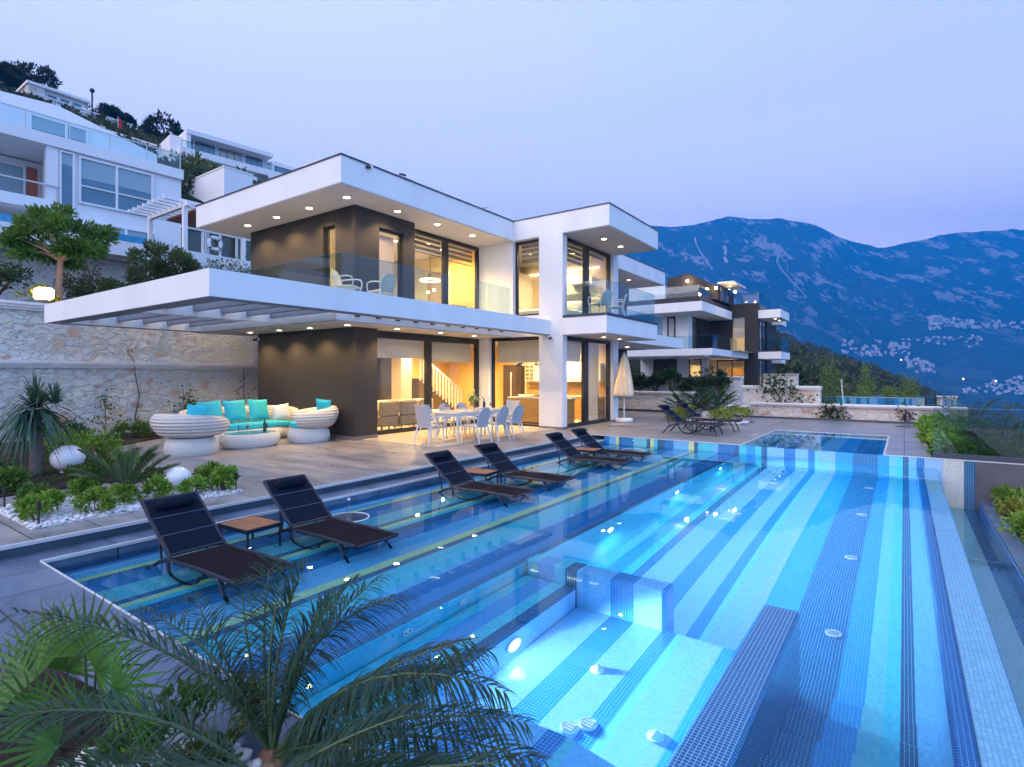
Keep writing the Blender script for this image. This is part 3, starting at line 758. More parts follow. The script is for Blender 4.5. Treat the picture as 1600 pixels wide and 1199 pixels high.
mb = MB().box(-9.45, -9.12, 4.46, YW-.01, 2.962, 2.969).box(-17.19, -9.46, 4.46, 4.78, 2.962, 2.969).box(-17.19, -16.86, 4.79, 7.99, 2.962, 2.969); mb.build('pergola_underside', slate_p, villa)
# ground floor walls
V_('dark_wall', dark, -16.1, -11.57, 9.3, 9.55, .1, 2.944)
V_('dark_wall', dark, -11.82, -11.57, 9.551, 10.06, .1, 2.944)
V_('dark_wall', dark, -16.1, -15.85, 9.551, 15, .1, 2.944)
V_('plinth', plinth, -16.11, -11.555, 9.285, 9.55, 0, .099); V_('plinth', plinth, -11.83, -11.555, 9.551, 10.06, 0, .099)
window(villa, 'x', XG, 10.06, 14.94, .0, 2.94, [(12.49, .24)], .14, .12, 'solid', [2.22, 2.16], .2)
V_('door_lever', pm('steel', (.6, .6, .6), .25, .9), XG+.06, XG+.10, 14.62, 14.66, 1.0, 1.2)
V_('wall', white, -12.1, -11.56, YW, YW+.28, 0, 2.944)
window(villa, 'y', YW+.2, -11.56, -9.54, .0, 2.94, [], .08, .1, 'solid', 2.16, .1)
V_('pillar', white, -9.54, -8.67, YW, YW+.28, .07, 2.944); V_('plinth', plinth, -9.55, -8.66, YW-.012, YW+.28, 0, .069)
V_('wall', white, -12.1, -8.671, YW, YW+.28, 2.945, 3.62)
V_('pillar', white, -8.95, -8.671, 18.63, 19.06, .0, 2.944); V_('wall', white, -17, -8.951, 18.9, 19.06, 0, 2.944)
window(villa, 'x', XR, YW+.281, 18.629, .0, 2.93, [(16.77, .32)], .12, .12, 'solid', [2.16, 2.9], .12)
V_('plinth', plinth, -9.0, -8.655, 18.62, 19.08, 0, .05)
# first floor walls
V_('dark_wall', dark, -16.51, -12.9, 9.3, 9.52, UZ+.001, 6.099); V_('dark_wall', dark, -12.36, -11.57, 9.3, 9.52, UZ+.001, 6.099)
V_('dark_wall', dark, -12.899, -12.361, 9.3, 9.52, 5.72, 6.099)
window(villa, 'y', 9.47, -12.9, -12.36, UZ, 5.72, [], .05, .06)
V_('dark_wall', dark, -11.8, -11.57, 9.521, 10.12, UZ+.001, 6.099); V_('dark_wall', dark, -11.8, -11.57, 11.02, 11.45, UZ+.001, 6.099); V_('dark_wall', dark, -11.8, -11.57, 10.121, 11.019, 5.70, 6.099)
window(villa, 'x', -11.72, 10.12, 11.02, UZ, 5.70, [], .06, .08)
V_('dark_wall', dark, -16.51, -16.3, 9.521, 15, UZ+.001, 6.099)
window(villa, 'x', XG, 11.45, 14.94, UZ, 6.09, [(13.27, .22)], .09, .12, 'zebra', [5.5, 5.46], .12)
V_('wall', white, -12.1, -10.56, YW, YW+.28, 3.621, 6.099)
window(villa, 'y', YW+.2, -10.56, -9.54, 3.621, 6.09, [], .07, .1, 'zebra', 5.45, .08)
V_('pillar', white, -9.54, -8.67, YW, YW+.28, 3.621, 6.124)
V_('pillar', white, -8.95, -8.671, 18.63, 19.06, 3.47, 6.099); V_('wall', white, -17, -8.951, 18.9, 19.06, 3.42, 6.099)
window(villa, 'x', XR, YW+.281, 18.629, 3.5, 6.09, [(16.83, .30)], .10, .12, 'zebra', [5.45, 5.9], .11)
# rear wing
V_('dark_wall', dark, -11.6, -11.35, 19.07, 26., 0, 6.099)
window(villa, 'x', -11.3, 20.6, 23.6, .05, 2.8, [22.1], .08, .08)
# blank back and side so nothing is open
V_('wall', white, -17.2, -17.01, 15.01, 26., 0, 6.099); V_('wall', white, -17.0, -16.11, 15.01, 15.2, 0, 2.944)
# interior shell
V_('ochre_wall', inyell, -17.0, -16.9, 13.2, 18.89, .02, 2.94); V_('interior_wall', inwall, -15.84, -15.8, 9.56, 13.1, .02, 2.94); V_('interior_wall', inwall, -15.8, -12.12, 9.56, 9.6, .02, 2.94)
V_('interior_wall', inwall, -17.0, -15.8, 13.1, 13.19, .02, 2.94)
V_('interior_column', inwall, -14.9, -14.4, 13.6, 14.1, .02, 2.94)
V_('ochre_wall', inyell, -16.89, -13.36, 18.84, 18.899, .02, 2.94); V_('interior_wall', inwall, -13.359, -8.96, 18.84, 18.899, .02, 2.94)
V_('ceiling', ceilm, -16.98, XG-.1, 9.6, YW, 2.915, 2.944); V_('ceiling', ceilm, -16.98, -8.97, YW+.29, 18.83, 2.915, 2.969)
V_('interior_wall', inwall, -16.28, -13.6, 15.3, 15.4, UZ, 6.09); V_('ochre_wall', inyell, -13.599, -12.12, 15.3, 15.4, UZ, 6.09); V_('interior_wall', inwall, -16.29, -16.2, 9.55, 15.29, UZ, 6.09); V_('interior_wall', inwall, -16.2, -12.95, 9.54, 9.58, UZ, 6.09)
V_('interior_wall', inwall, -13.0, -12.9, 15.41, 18.83, UZ, 6.09); V_('interior_wall', inwall, -12.89, -8.97, 18.8, 18.899, UZ, 6.09)
V_('interior_door', pm('door_oak', (.45, .30, .15), .5, 0, .2, 4, 0, 60, .5, (1, 1, .2)), -14.75, -13.95, 15.27, 15.299, UZ, 5.55)
V_('wardrobe', pm('wardrobe_white', (.75, .68, .56), .4), -12.88, -12.3, 16.2, 18.79, UZ, 5.7)
V_('wardrobe_strip', framem, -12.295, -12.28, 17.1, 17.16, UZ, 5.7)
cov = V_('cove_light', emit('cove_glow', (1., .70, .34), 5.), -12.5, -9.3, 18.70, 18.74, 5.70, 5.74)
V_('curtain', fabric('sheer_curtain', (.75, .66, .62), .5), -11.93, -11.9, 10.2, 10.95, UZ+.03, 5.6)
V_('curtain', blindm, -9.15, -9.10, 17.3, 18.3, .05, 2.8)
# staircase with white balusters and handrail
st = MB()
for i in range(9): st.box(-16.6, -15.6, 17.9-i*.28, 18.2-i*.28, .02, .2+i*.17)
stair = st.build('staircase', pm('dark_tread', (.10, .06, .035), .4, 0, .2, 6), villa)
MB().tube([(-15.55, 18.3, .95), (-15.55, 15.6, 2.55)], .035, 8).build('handrail', white, stair)
for i in range(14):
    y = 18.15-i*.19; MB().box(-15.57, -15.53, y-.02, y+.02, .1+max(0, i-1)*.115, 1.02+i*.112).build('baluster', white, stair)
# lamps under the roof and the slabs
for (x, y) in ((-15.74, 8.78), (-14.26, 8.78), (-12.78, 8.8), (-11.25, 8.8), (-11.1, 10.34), (-11.1, 11.9), (-11.1, 13.5)): downlight(villa, x, y, 6.1, 150)
for (x, y) in ((-15.56, 8.75), (-14.12, 8.78), (-12.75, 8.8), (-11.25, 8.82), (-11.1, 10.33), (-11.1, 12.03), (-11.1, 13.6)): downlight(villa, x, y, 2.945, 150)
for (x, y, z) in ((-7.92, 16.3, 6.1), (-7.92, 17.6, 6.1), (-7.92, 16.3, 2.93), (-7.92, 17.5, 2.93), (-10.4, 22., 6.1), (-10.4, 24, 6.1), (-10.3, 21.8, 2.96), (-10.3, 23.6, 2.96)): downlight(villa, x, y, z, 60)
# lamps in the rooms
for (x, y, z, e) in ((-13.6, 11.6, 2.914, 150), (-14.2, 14.2, 2.914, 150), (-15.2, 16.6, 2.914, 170), (-12.4, 17.3, 2.914, 130), (-10.2, 16.3, 2.914, 150), (-10.4, 18.0, 2.914, 120),
                     (-13.6, 12.6, 6.099, 190), (-13.2, 14.4, 6.099, 110), (-12.4, 10.4, 6.099, 60), (-10.3, 16.4, 6.099, 150), (-10.6, 18., 6.099, 110)):
    downlight(villa, x, y, z, e*4.6, 2.9, (1., .69, .33), .07, 1., 'room_light')
# glass balustrades
balustrade(villa, [(-17., 8.16), (-10.62, 8.16), (-10.62, 14.85)], UZ+.002, 4.54)
balustrade(villa, [(-8.6, YW+.04), (-7.22, YW+.04), (-7.22, 18.9)], 3.552, 4.53, 1.3)
balustrade(villa, [(-9.7, 21.), (-9.7, 26.5)], 3.48, 4.5, 1.6)
# small fittings
for (x, y, z) in ((-9.05, YW-.06, 2.86), (-16.05, 9.24, 2.78), (-10.5, 8.9, 6.70)):
    c_ = MB().tube([(x, y, z), (x+.02, y-.12, z-.03)], .035, 10).build('camera_unit', framem, villa)
    MB().box(x-.04, x+.04, y, y+.06, z-.03, z+.05).build('bracket', white, c_)
V_('wall_socket', whitep, -12.55, -12.47, 9.27, 9.299, .55, .6)
# roof fittings
t = thing('solar_panel', 'small dark solar panel on a stand above the roof corner', 'solar panel', (-11.6, 14.3, 6.75))
mb = MB().quad((-12.1, 13.9, 6.98), (-11.3, 13.9, 6.98), (-11.3, 14.7, 7.36), (-12.1, 14.7, 7.36)).quad((-12.1, 13.9, 6.95), (-12.1, 14.7, 7.33), (-11.3, 14.7, 7.33), (-11.3, 13.9, 6.95)); mb.build('panel', pm('solar_cell', (.04, .035, .08), .2, 0, .5, 9), t)
MB().tube([(-12.1, 14.7, 6.75), (-12.1, 14.7, 7.35)], .02, 6).tube([(-11.3, 14.7, 6.75), (-11.3, 14.7, 7.35)], .02, 6).tube([(-11.3, 13.9, 6.75), (-11.3, 13.9, 6.97)], .02, 6).tube([(-12.1, 13.9, 6.75), (-12.1, 13.9, 6.97)], .02, 6).tube([(-11.7, 13.88, 6.96), (-11.7, 14.7, 7.37)], .02, 6).build('stand', trim, t)
t = thing('roof_vent', 'small grey vent box on the edge of the main roof', 'vent', (-10.75, 10.2, 6.75))
MB().box(-10.9, -10.62, 10.0, 10.5, 6.786, 6.86).build('housing', trim, t); MB().tube([(-10.75, 10.1, 6.86), (-10.75, 10.1, 6.95), (-10.75, 10.3, 6.97)], .03, 8).build('pipe', cap, t)

# ---- furniture seen through the windows
wood = pm('honey_wood', (.50, .27, .08), .3, 0, .18, 3, 0, 60, .5, (1, 1, 8.)); worktop = pm('pale_worktop', (.80, .74, .62), .2, 0, .05)
t = thing('kitchen_island', 'wooden kitchen island with pale worktop behind the tall window', 'kitchen island', (-10.2, 16.1, 0))
MB().box(-11.35, -9.1, 15.85, 16.5, .08, .88).build('body', wood, t); MB().box(-11.4, -9.05, 15.8, 16.55, .881, .93, b=.006).build('worktop', worktop, t)
MB().box(-11.3, -9.14, 15.9, 16.45, .02, .079).build('kick_board', framem, t)
for zz in (.32, .6): MB().box(-9.099, -9.09, 15.9, 16.45, zz, zz+.006).build('drawer_line', framem, t)
t = thing('kitchen_cabinet', 'kitchen units with white wall cupboards and wood splashback on the far kitchen wall', 'cabinet', (-10.5, 18.5, 0))
MB().box(-12.6, -9.1, 18.25, 18.83, .02, .88).build('base_unit', wood, t); MB().box(-12.6, -9.1, 18.2, 18.83, .881, .92).build('worktop', worktop, t); MB().box(-12.6, -9.1, 18.8, 18.835, .921, 1.44).build('splashback', wood, t)
for k in range(4): MB().box(-11.98+k*.72, -11.28+k*.72, 18.48, 18.79, 1.45, 2.12, b=.004).build('wall_cupboard', worktop, t)
mb = MB()
for i in range(2):
    for j in range(4): mb.box(-12.42+i*.2, -12.26+i*.2, 18.47, 18.49, 1.5+j*.155, 1.62+j*.155)
g = MB().box(-12.45, -12.0, 18.5, 18.79, 1.45, 2.12).build('glazed_cupboard', worktop, t); mb.build('panes', pm('dim_glass', (.22, .18, .10), .15), g)
t = thing('tall_fridge', 'tall dark fridge standing left of the white wall cupboards', 'fridge', (-13.0, 18.5, 0)); MB().box(-13.35, -12.7, 18.2, 18.83, .02, 2.1, b=.01).build('cabinet', pm('dark_fridge', (.05, .03, .02), .3), t); MB().box(-12.96, -12.92, 18.16, 18.2, .5, 1.8).build('handle', trim, t)
for i, (x, lb) in enumerate(((-11.1, 'left'), (-10.35, 'middle'), (-9.6, 'right'))):
    t = thing('pendant_lamp', 'dark dome pendant hanging over the kitchen island, %s of three' % lb, 'lamp', (x, 16.2, 2.0), 0, 'kitchen pendants')
    MB().tube([(x, 16.2, 2.16), (x, 16.2, 2.9)], .006, 5).build('cord', framem, t); MB().lathe([(.03, 2.16), (.1, 2.13), (.16, 2.06), (.17, 2.02), (.16, 2.02)], (x, 16.2), 18, cap=False).build('shade', framem, t, True)
t = thing('fruit_bowl', 'bowl of green fruit standing on the kitchen island worktop', 'bowl', (-10.3, 16.1, .93))
MB().lathe([(.06, .931), (.16, .99), (.17, 1.0), (.15, .99), (.05, .945)], (-10.3, 16.1), 16).build('bowl', worktop, t, True); mb = MB()
for i in range(6): mb.ball((-10.3+.08*math.cos(i), 16.1+.08*math.sin(i), 1.0), .045, 8)
mb.build('fruit', pm('lime_fruit', (.35, .5, .03), .4), t, True)
t = thing('kitchen_tap', 'tall curved tap on the kitchen island near the pillar', 'tap', (-9.75, 16.3, .93)); MB().tube([(-9.75, 16.3, .93), (-9.75, 16.3, 1.2), (-9.75, 16.22, 1.28), (-9.75, 16.12, 1.24), (-9.75, 16.1, 1.15)], .012, 8).build('spout', pm('steel', (.6, .6, .6), .25, .9), t, True); MB().tube([(-9.72, 16.3, 1.0), (-9.66, 16.3, 1.03)], .008, 6).build('lever', pm('steel', (.6, .6, .6), .25, .9), t)
def arm_chair(x, y, lab):
    t = thing('armchair', lab, 'armchair', (x, y, 0), 0, 'grey armchairs inside'); gm = pm('grey_upholstery', (.22, .18, .14), .9, 0, .1, 20)
    MB().box(x-.36, x+.36, y-.33, y+.33, .18, .46, b=.03).build('seat', gm, t); MB().box(x+.2, x+.36, y-.33, y+.33, .46, .92, b=.05).build('backrest', gm, t)
    for s in (-1, 1): MB().box(x-.34, x+.2, y+s*.33-.05, y+s*.33+.05, .3, .66, b=.03).build('armrest', gm, t)
    for a in (-.28, .28):
        for b_ in (-.26, .26): MB().tube([(x+a, y+b_, .02), (x+a, y+b_, .18)], .02, 6).build('leg', framem, t)
arm_chair(-12.75, 11.25, 'grey armchair just inside the ground floor glass, nearer the dark wall'); arm_chair(-12.75, 12.05, 'grey armchair just inside the ground floor glass, nearer the mullion')
t = thing('indoor_sofa', 'cream sofa with grey cushions inside the living room', 'sofa', (-14, 13.2, 0)); cm = pm('cream_upholstery', (.62, .52, .38), .9, 0, .08, 15)
MB().box(-14.2, -13.4, 12.3, 14.9, .2, .45, b=.04).build('seat', cm, t); MB().box(-14.35, -14.05, 12.3, 14.9, .45, .85, b=.06).build('backrest', cm, t)
for k in range(3): MB().box(-14.03, -13.85, 12.6+k*.75, 13.1+k*.75, .46, .86, b=.05).build('cushion', pm('grey_upholstery', (.22, .18, .14), .9), t)
for a in (-14.1, -13.5):
    for b_ in (12.45, 14.75): MB().box(a-.03, a+.03, b_-.03, b_+.03, .02, .2).build('leg', framem, t)
t = thing('bed', 'bed with white linen behind the right first floor window', 'bed', (-10.5, 17, UZ)); lin = pm('white_linen', (.80, .74, .66), .9, 0, .05, 8, .3, 6)
MB().box(-11.6, -9.5, 16.2, 18.2, UZ, 3.75).build('base', pm('bed_grey', (.16, .14, .12), .9), t); MB().box(-11.6, -9.45, 16.15, 18.2, 3.751, 4.0, b=.06).build('mattress', lin, t)
MB().box(-11.6, -9.5, 18.3, 18.5, UZ, 4.75, b=.02).build('headboard', pm('bed_grey', (.16, .14, .12), .9), t)
for k in range(2): MB().box(-11.3+k*.95, -10.5+k*.95, 17.75, 18.1, 4.0, 4.4, b=.08).build('pillow', lin, t, True)
t = thing('air_conditioner', 'white wall air conditioner above the bed headboard', 'air conditioner', (-9.9, 18.7, 5.2)); MB().box(-10.4, -9.5, 18.58, 18.79, 5.1, 5.4, b=.02).build('casing', whitep, t); MB().box(-10.36, -9.54, 18.57, 18.579, 5.12, 5.15).build('louvre', framem, t)
t = thing('chandelier', 'glowing ring chandelier with globe bulbs in the first floor room', 'lamp', (-13.3, 13.9, 5.0)); rg = [(-13.3+.33*math.cos(a*PI/12), 13.9+.33*math.sin(a*PI/12), 4.95) for a in range(25)]
glow = emit('chandelier_glow', (1., .72, .36), 7.)
MB().tube(rg, .03, 6, False).build('ring', glow, t, True); MB().tube([(-13.3, 13.9, 4.95), (-13.3, 13.9, 6.0)], .008, 5).build('stem', framem, t)
for (a, b_, c_) in ((-.1, 0, 4.55), (.1, .08, 4.62), (-.2, .1, 4.15), (.2, -.05, 4.1)): MB().ball((-13.3+a, 13.9+b_, c_), .055, 10).build('bulb', glow, t, True); 
t = thing('sideboard', 'dark sideboard inside the first floor room next to the mullion', 'sideboard', (-12.6, 13.4, UZ)); MB().box(-13., -12.3, 13.9, 14.7, 3.62, 4.05, b=.01).build('body', pm('dark_fridge', (.05, .03, .02), .3), t)
for a in (-12.95, -12.35): MB().box(a-.02, a+.02, 13.95, 14.0, UZ, 3.62).build('leg', framem, t)
# ------------------------------------------------------------------ sun loungers
slingm = pm('navy_sling_mesh', (.006, .010, .022), .85, 0, .15, 60, .3, 260, .12); seatm = pm('brown_sling_mesh', (.013, .009, .012), .9, 0, .15, 60, .3, 260, .1)
lframe = pm('lounger_frame', (.006, .012, .030), .4, .2, .1); studm = pm('steel_stud', (.65, .68, .72), .25, .9)
def make_lounger():
    t = thing('sun_lounger', '', 'sun lounger', (0, 0, 0), 0, 'sun loungers')
    W2 = .285; B = lambda *a, **k: None
    fr = MB()
    for s in (-1, 1):
        fr.tube([(-.52, s*W2, .30), (.2, s*W2, .32), (.74, s*W2, .315)], .022, 8)
    for x in (-.45, .15, .735): fr.tube([(x, -W2, .305), (x, W2, .305)], .018, 8)
    f = fr.build('frame', lframe, t, True)
    st = MB()
    for s in (-1, 1):
        for x in (-.35, -.05, .12, .46, .60): st.ball((x, s*(W2+.02), .305), .009, 6)
    st.build('stud', studm, f, True)
    n = 14; vs = []; fs = []
    for i in range(n+1):
        x = -.46+1.2*i/n; z = .325+.012*math.sin(i*1.1)-.01
        for y in (-W2+.015, W2-.015): vs.append((x, y, z))
        for y in (W2-.015, -W2+.015): vs.append((x, y, z-.012))
    for i in range(n):
        for j in range(4): a = i*4+j; b = i*4+(j+1) % 4; fs.append((a, b, b+4, a+4))
    fs += [(0, 3, 2, 1), (n*4, n*4+1, n*4+2, n*4+3)]
    MB().add(vs, fs).build('seat_sling', seatm, t, True)
    a = rad(38); L = .76; hx, hz = -.46, .325
    P = lambda u, y, o=0.: (hx-math.cos(a)*u-math.sin(a)*o, y, hz+math.sin(a)*u-math.cos(a)*o)
    bm = MB()
    for s in (-1, 1): bm.tube([P(-.02, s*(W2-.01)), P(L, s*(W2-.01))], .020, 8)
    bm.tube([P(L, -W2+.01), P(L, W2-.01)], .018, 8).tube([P(.02, -W2+.01), P(.02, W2-.01)], .016, 8)
    back = bm.build('backrest', lframe, t, True)
    sl = MB(); vs = []; fs = []
    for i in range(11):
        u = .02+(L-.03)*i/10
        for y in (-W2+.02, W2-.02): vs.append(P(u, y, -.012))
        for y in (W2-.02, -W2+.02): vs.append(P(u, y, .002))
    for i in range(10):
        for j in range(4): p = i*4+j; q = i*4+(j+1) % 4; fs.append((p, q, q+4, p+4))
    sl.add(vs, fs).build('back_sling', slingm, back, True)
    sm = MB()
    for u in (.26, .50): sm.tube([P(u, -W2+.02, -.014), P(u, W2-.02, -.014)], .006, 6)
    sm.build('seam', pm('navy_piping', (.06, .08, .13), .4), back, True)
    hp = MB(); pr = []
    for i in range(13):
        y = -.21+.42*i/12; r = .06*(1-abs(i/6-1)**6)**.5+.004; pr.append(((P(.63, y, -.05)), r))
    hp.tube([p for p, r in pr], [r for p, r in pr], 12); hp.build('head_pillow', slingm, t, True)
    for s in (-1, 1):
        MB().tube([(.46, s*(W2+.005), .31), (.58, s*(W2+.01), .15), (.63, s*(W2+.01), 0.)], .018, 8).build('leg', lframe, t, True)
        MB().tube([(-.40, s*W2, .31), (-.60, s*(W2+.01), .27), (-.74, s*(W2+.01), .20), (-.84, s*(W2+.01), .08), (-.9, s*(W2+.01), 0.)], .018, 8).build('leg', lframe, t, True)
        q = [(-.45, .30), (-.43, .20), (-.36, .10), (-.25, .045), (-.12, .04), (0., .085), (.08, .17), (.14, .25), (.24, .305)]
        MB().tube([(x, s*(W2+.012), z) for x, z in q], .017, 8).build('curved_brace', lframe, t, True)
        MB().tube([(-.72, s*W2*.8, .205), P(.42, s*W2*.8, .03)], .012, 6).build('strut', lframe, t, True)
    return t
SH = -.42
LNG = [(-5.44, 2.78, SH, 'dark lounger in the water nearest the camera, beside the foreground palms'), (-5.42, 4.08, SH, 'dark lounger in the water, second nearest the camera, behind the first wooden side table'),
       (-5.46, 6.98, SH, 'dark lounger in the water, nearer one of the middle pair'), (-5.48, 8.3, SH, 'dark lounger in the water, farther one of the middle pair'),
       (-5.44, 10.75, SH, 'dark lounger in the water, nearer one of the farthest pair'), (-5.48, 11.95, SH, 'dark lounger in the water closest to the striped far pool wall'),
       (-4.84, 16.0, 0, 'dark lounger standing dry on the deck, nearer the pool'), (-4.75, 17.5, 0, 'dark lounger standing dry on the deck, in front of the two cycads')]
lp = make_lounger()
for i, (x, y, z, lab) in enumerate(LNG):
    o = lp if i == 0 else dup(lp)
    o.location = (x, y, z); o['label'] = lab; o.rotation_euler = (0, 0, rad((1.5, -1, .5, -.8, 1, 0, -1, 1.2)[i]))
    o['group'] = 'sun loungers in the pool' if z < 0 else 'sun loungers on the deck'
# slatted wooden side tables
teak = pm('teak_slat', (.30, .12, .05), .45, 0, .3, 3, .2, 30, .5, (1, 8, 1))
def make_side_table():
    t = thing('side_table', '', 'side table', (0, 0, 0), 0, 'wooden side tables')
    mb = MB()
    for k in range(6): mb.box(-.27, .27, -.21+k*.071, -.21+k*.071+.064, .40, .42, b=.004)
    mb.build('table_top', teak, t)
    MB().box(-.28, .28, -.225, -.215, .375, .418).box(-.28, .28, .217, .227, .375, .418).box(-.29, -.28, -.225, .227, .375, .418).box(.28, .29, -.225, .227, .375, .418).build('apron', lframe, t)
    for a in (-.265, .265):
        for b in (-.2, .2): MB().tube([(a, b, .39), (a, b, 0)], .014, 8).build('leg', lframe, t, True)
    return t
st = make_side_table()
for i, (x, y, z, lab) in enumerate(((-6.15, 3.46, SH, 'wooden slatted side table between the two nearest loungers in the pool'), (-6.15, 7.66, SH, 'wooden slatted side table between the middle pair of loungers in the pool'), (-5.95, 11.38, SH, 'wooden slatted side table between the farthest pair of loungers in the pool'), (-4.9, 16.8, 0, 'wooden slatted side table between the loungers on the dry deck'))):
    o = st if i == 0 else dup(st)
    o.location = (x, y, z); o['label'] = lab; o.rotation_euler = (0, 0, rad((3, 8, 5, 0)[i]))

# ------------------------------------------------------------------ chairs
wickw = pm('pale_woven_resin', (.46, .47, .49), .55, 0, .08, 40, .5, 170); alu = pm('white_chair_frame', (.66, .67, .68), .35, 0, .04)
creamw = pm('cream_woven_resin', (.72, .66, .54), .6, 0, .1, 40, .5, 170)
def panel_back(w0, w1, z0, z1, y0, y1, curve, top, th=.028, nx=12, nz=10):
    """curved chair back; top('round' or 'horn') sets its upper outline"""
    vs = []; fs = []
    for side in (0, 1):
        for j in range(nz+1):
            v = j/nz; w = w0+(w1-w0)*v
            for i in range(nx+1):
                u = 2*i/nx-1
                zt = z1-(.16*(abs(u)**2.6) if top == 'round' else -.045*(abs(u)**2)+.02)
                z = z0+(zt-z0)*v; ww = w*(1 if top != 'round' else 1)
                x = u*ww; y = y0+(y1-y0)*v-curve*(1-u*u)*(.4+.6*v)+(th if side else 0)
                vs.append((x, y, z))
    k = (nx+1)*(nz+1)
    for j in range(nz):
        for i in range(nx):
            a = j*(nx+1)+i; fs.append((a, a+1, a+nx+2, a+nx+1)); fs.append((k+a, k+a+nx+1, k+a+nx+2, k+a+1))
    edge = [i for i in range(nx+1)]+[j*(nx+1)+nx for j in range(1, nz+1)]+[nz*(nx+1)+i for i in range(nx-1, -1, -1)]+[j*(nx+1) for j in range(nz-1, 0, -1)]
    for a, b in zip(edge, edge[1:]+edge[:1]): fs.append((b, a, k+a, k+b))
    return vs, fs
def make_chair(top, z1, wick, frame, name, catg):
    t = thing(name, '', catg, (0, 0, 0), 0)
    MB().box(-.24, .24, -.22, .25, .41, .455, b=.018).build('seat', wick, t)
    vs, fs = panel_back(.20, .235, .40, z1, -.21, -.31, .05, top); MB().add(vs, fs).build('backrest', wick, t, True)
    for s in (-1, 1):
        MB().tube([(s*.23, .23, .42), (s*.25, .25, 0)], [.022, .014], 8).build('leg', frame, t, True)
        MB().tube([(s*.21, -.21, .44), (s*.235, -.27, .2), (s*.25, -.34, 0)], [.022, .02, .014], 8).build('leg', frame, t, True)
        MB().tube([(s*.245, .24, .40), (s*.275, .26, .55), (s*.285, .22, .645), (s*.28, .10, .67), (s*.27, -.1, .66), (s*.235, -.25, .64)], .018, 8).build('armrest', frame, t, True)
    return t
ca = make_chair('round', .90, wickw, alu, 'dining_chair', 'chair'); cb = make_chair('horn', .95, wickw, alu, 'dining_chair', 'chair')
TX, TY = -9.5, 11.55
for i, (pr, x, y, rz, lab) in enumerate(((ca, TX+.72, TY-.75, 90, 'white woven chair on the pool side of the dining table, nearest the camera of three'), (ca, TX+.74, TY, 91, 'white woven chair on the pool side of the dining table, middle of three'), (ca, TX+.72, TY+.74, 88, 'white woven chair on the pool side of the dining table, farthest of three'),
        (ca, TX-.74, TY-.72, -90, 'white woven chair on the house side of the dining table, nearest the camera of three'), (ca, TX-.72, TY+.02, -88, 'white woven chair on the house side of the dining table, middle of three'), (ca, TX-.74, TY+.75, -91, 'white woven chair on the house side of the dining table, farthest of three'),
        (cb, TX-.08, TY-1.55, 3, 'high-backed white chair at the near head of the dining table'), (cb, TX+.05, TY+1.55, 180, 'high-backed white chair at the far head of the dining table'))):
    o = pr if i in (0, 6) else dup(pr)
    o.location = (x, y, 0); o.rotation_euler = (0, 0, rad(rz)); o['label'] = lab; o['group'] = 'chairs round the dining table'
ta = thing('dining_table', 'long pale dining table laid for a meal on the terrace', 'table', (TX, TY, 0))
pts = [(TX+.48*math.copysign(abs(math.cos(a))**.45, math.cos(a)), TY+1.22*math.copysign(abs(math.sin(a))**.35, math.sin(a))) for a in [2*PI*k/40 for k in range(40)]]
MB().prism(pts, .725, .75).build('table_top', worktop, ta); MB().prism([(TX+(x-TX)*.93, TY+(y-TY)*.96) for x, y in pts], .64, .724).build('apron', alu, ta)
for sx_ in (-1, 1):
    for sy_ in (-1, 1):
        x, y = TX+sx_*.36, TY+sy_*1.0
        MB().tube([(x, y, .66), (x-sx_*.02, y-sy_*.02, .35), (x+sx_*.02, y+sy_*.03, 0)], [.06, .03, .025], 10).build('leg', alu, ta, True)
va = thing('flower_vase', 'glass vase of yellow and white flowers in the middle of the dining table', 'vase', (TX-.05, TY+.1, .75))
MB().lathe([(.05, .751), (.055, .85), (.045, .93), (.06, .97)], (TX-.05, TY+.1), 16).build('vase', glassmat('clear_glass'), va, True)
g = np.random.default_rng(4); P = np.array([TX-.05, TY+.1, 1.04])+g.normal(size=(150, 3))*np.array([.075, .075, .06])
v, f = leaf_arrays(P, g.normal(size=(150, 3))+np.array([0, 0, .8]), .07, .035); mk('leaves', v, f, leafmat('bouquet_leaf', [(.05, .14, .03), (.1, .25, .05)]), va)
mb = MB()
for i in range(16): p = g.normal(size=3)*np.array([.07, .07, .05])+np.array([TX-.05, TY+.1, 1.08]); mb.ball(p, .022, 6)
mb.build('flowers', pm('cream_petal', (.85, .78, .35), .7, 0, .3, 30), va)
gl_m = glassmat('clear_glass'); redm = pm('red_drink', (.45, .04, .015), .2)
def wine_glass(x, y, z, lab, grp, drink=redm, h=.2):
    t = thing('wine_glass', lab, 'glass', (x, y, z), 0, grp)
    MB().lathe([(.032, z+.001), (.03, z+.006), (.005, z+.012), (.004, z+.09), (.02, z+.10), (.036, z+.13), (.034, z+h)], (x, y), 14, cap=False).build('glass_bowl', gl_m, t, True)
    MB().lathe([(.003, z+.101), (.02, z+.105), (.034, z+.13), (.034, z+.16), (.002, z+.161)], (x, y), 14).build('drink', drink, t, True)
k = 0
for (dx, dy, lb) in ((.28, -.85, 'pool side, nearest the camera'), (-.28, -.8, 'house side, nearest the camera'), (.28, -.2, 'pool side, middle'), (-.28, .2, 'house side, middle'), (.28, .55, 'pool side, farthest'), (-.28, .8, 'house side, farthest')):
    wine_glass(TX+dx*.75, TY+dy, .75, 'glass of red drink on the dining table, '+lb, 'glasses on the dining table')
platem = pm('white_china', (.82, .81, .78), .2, 0, .02)
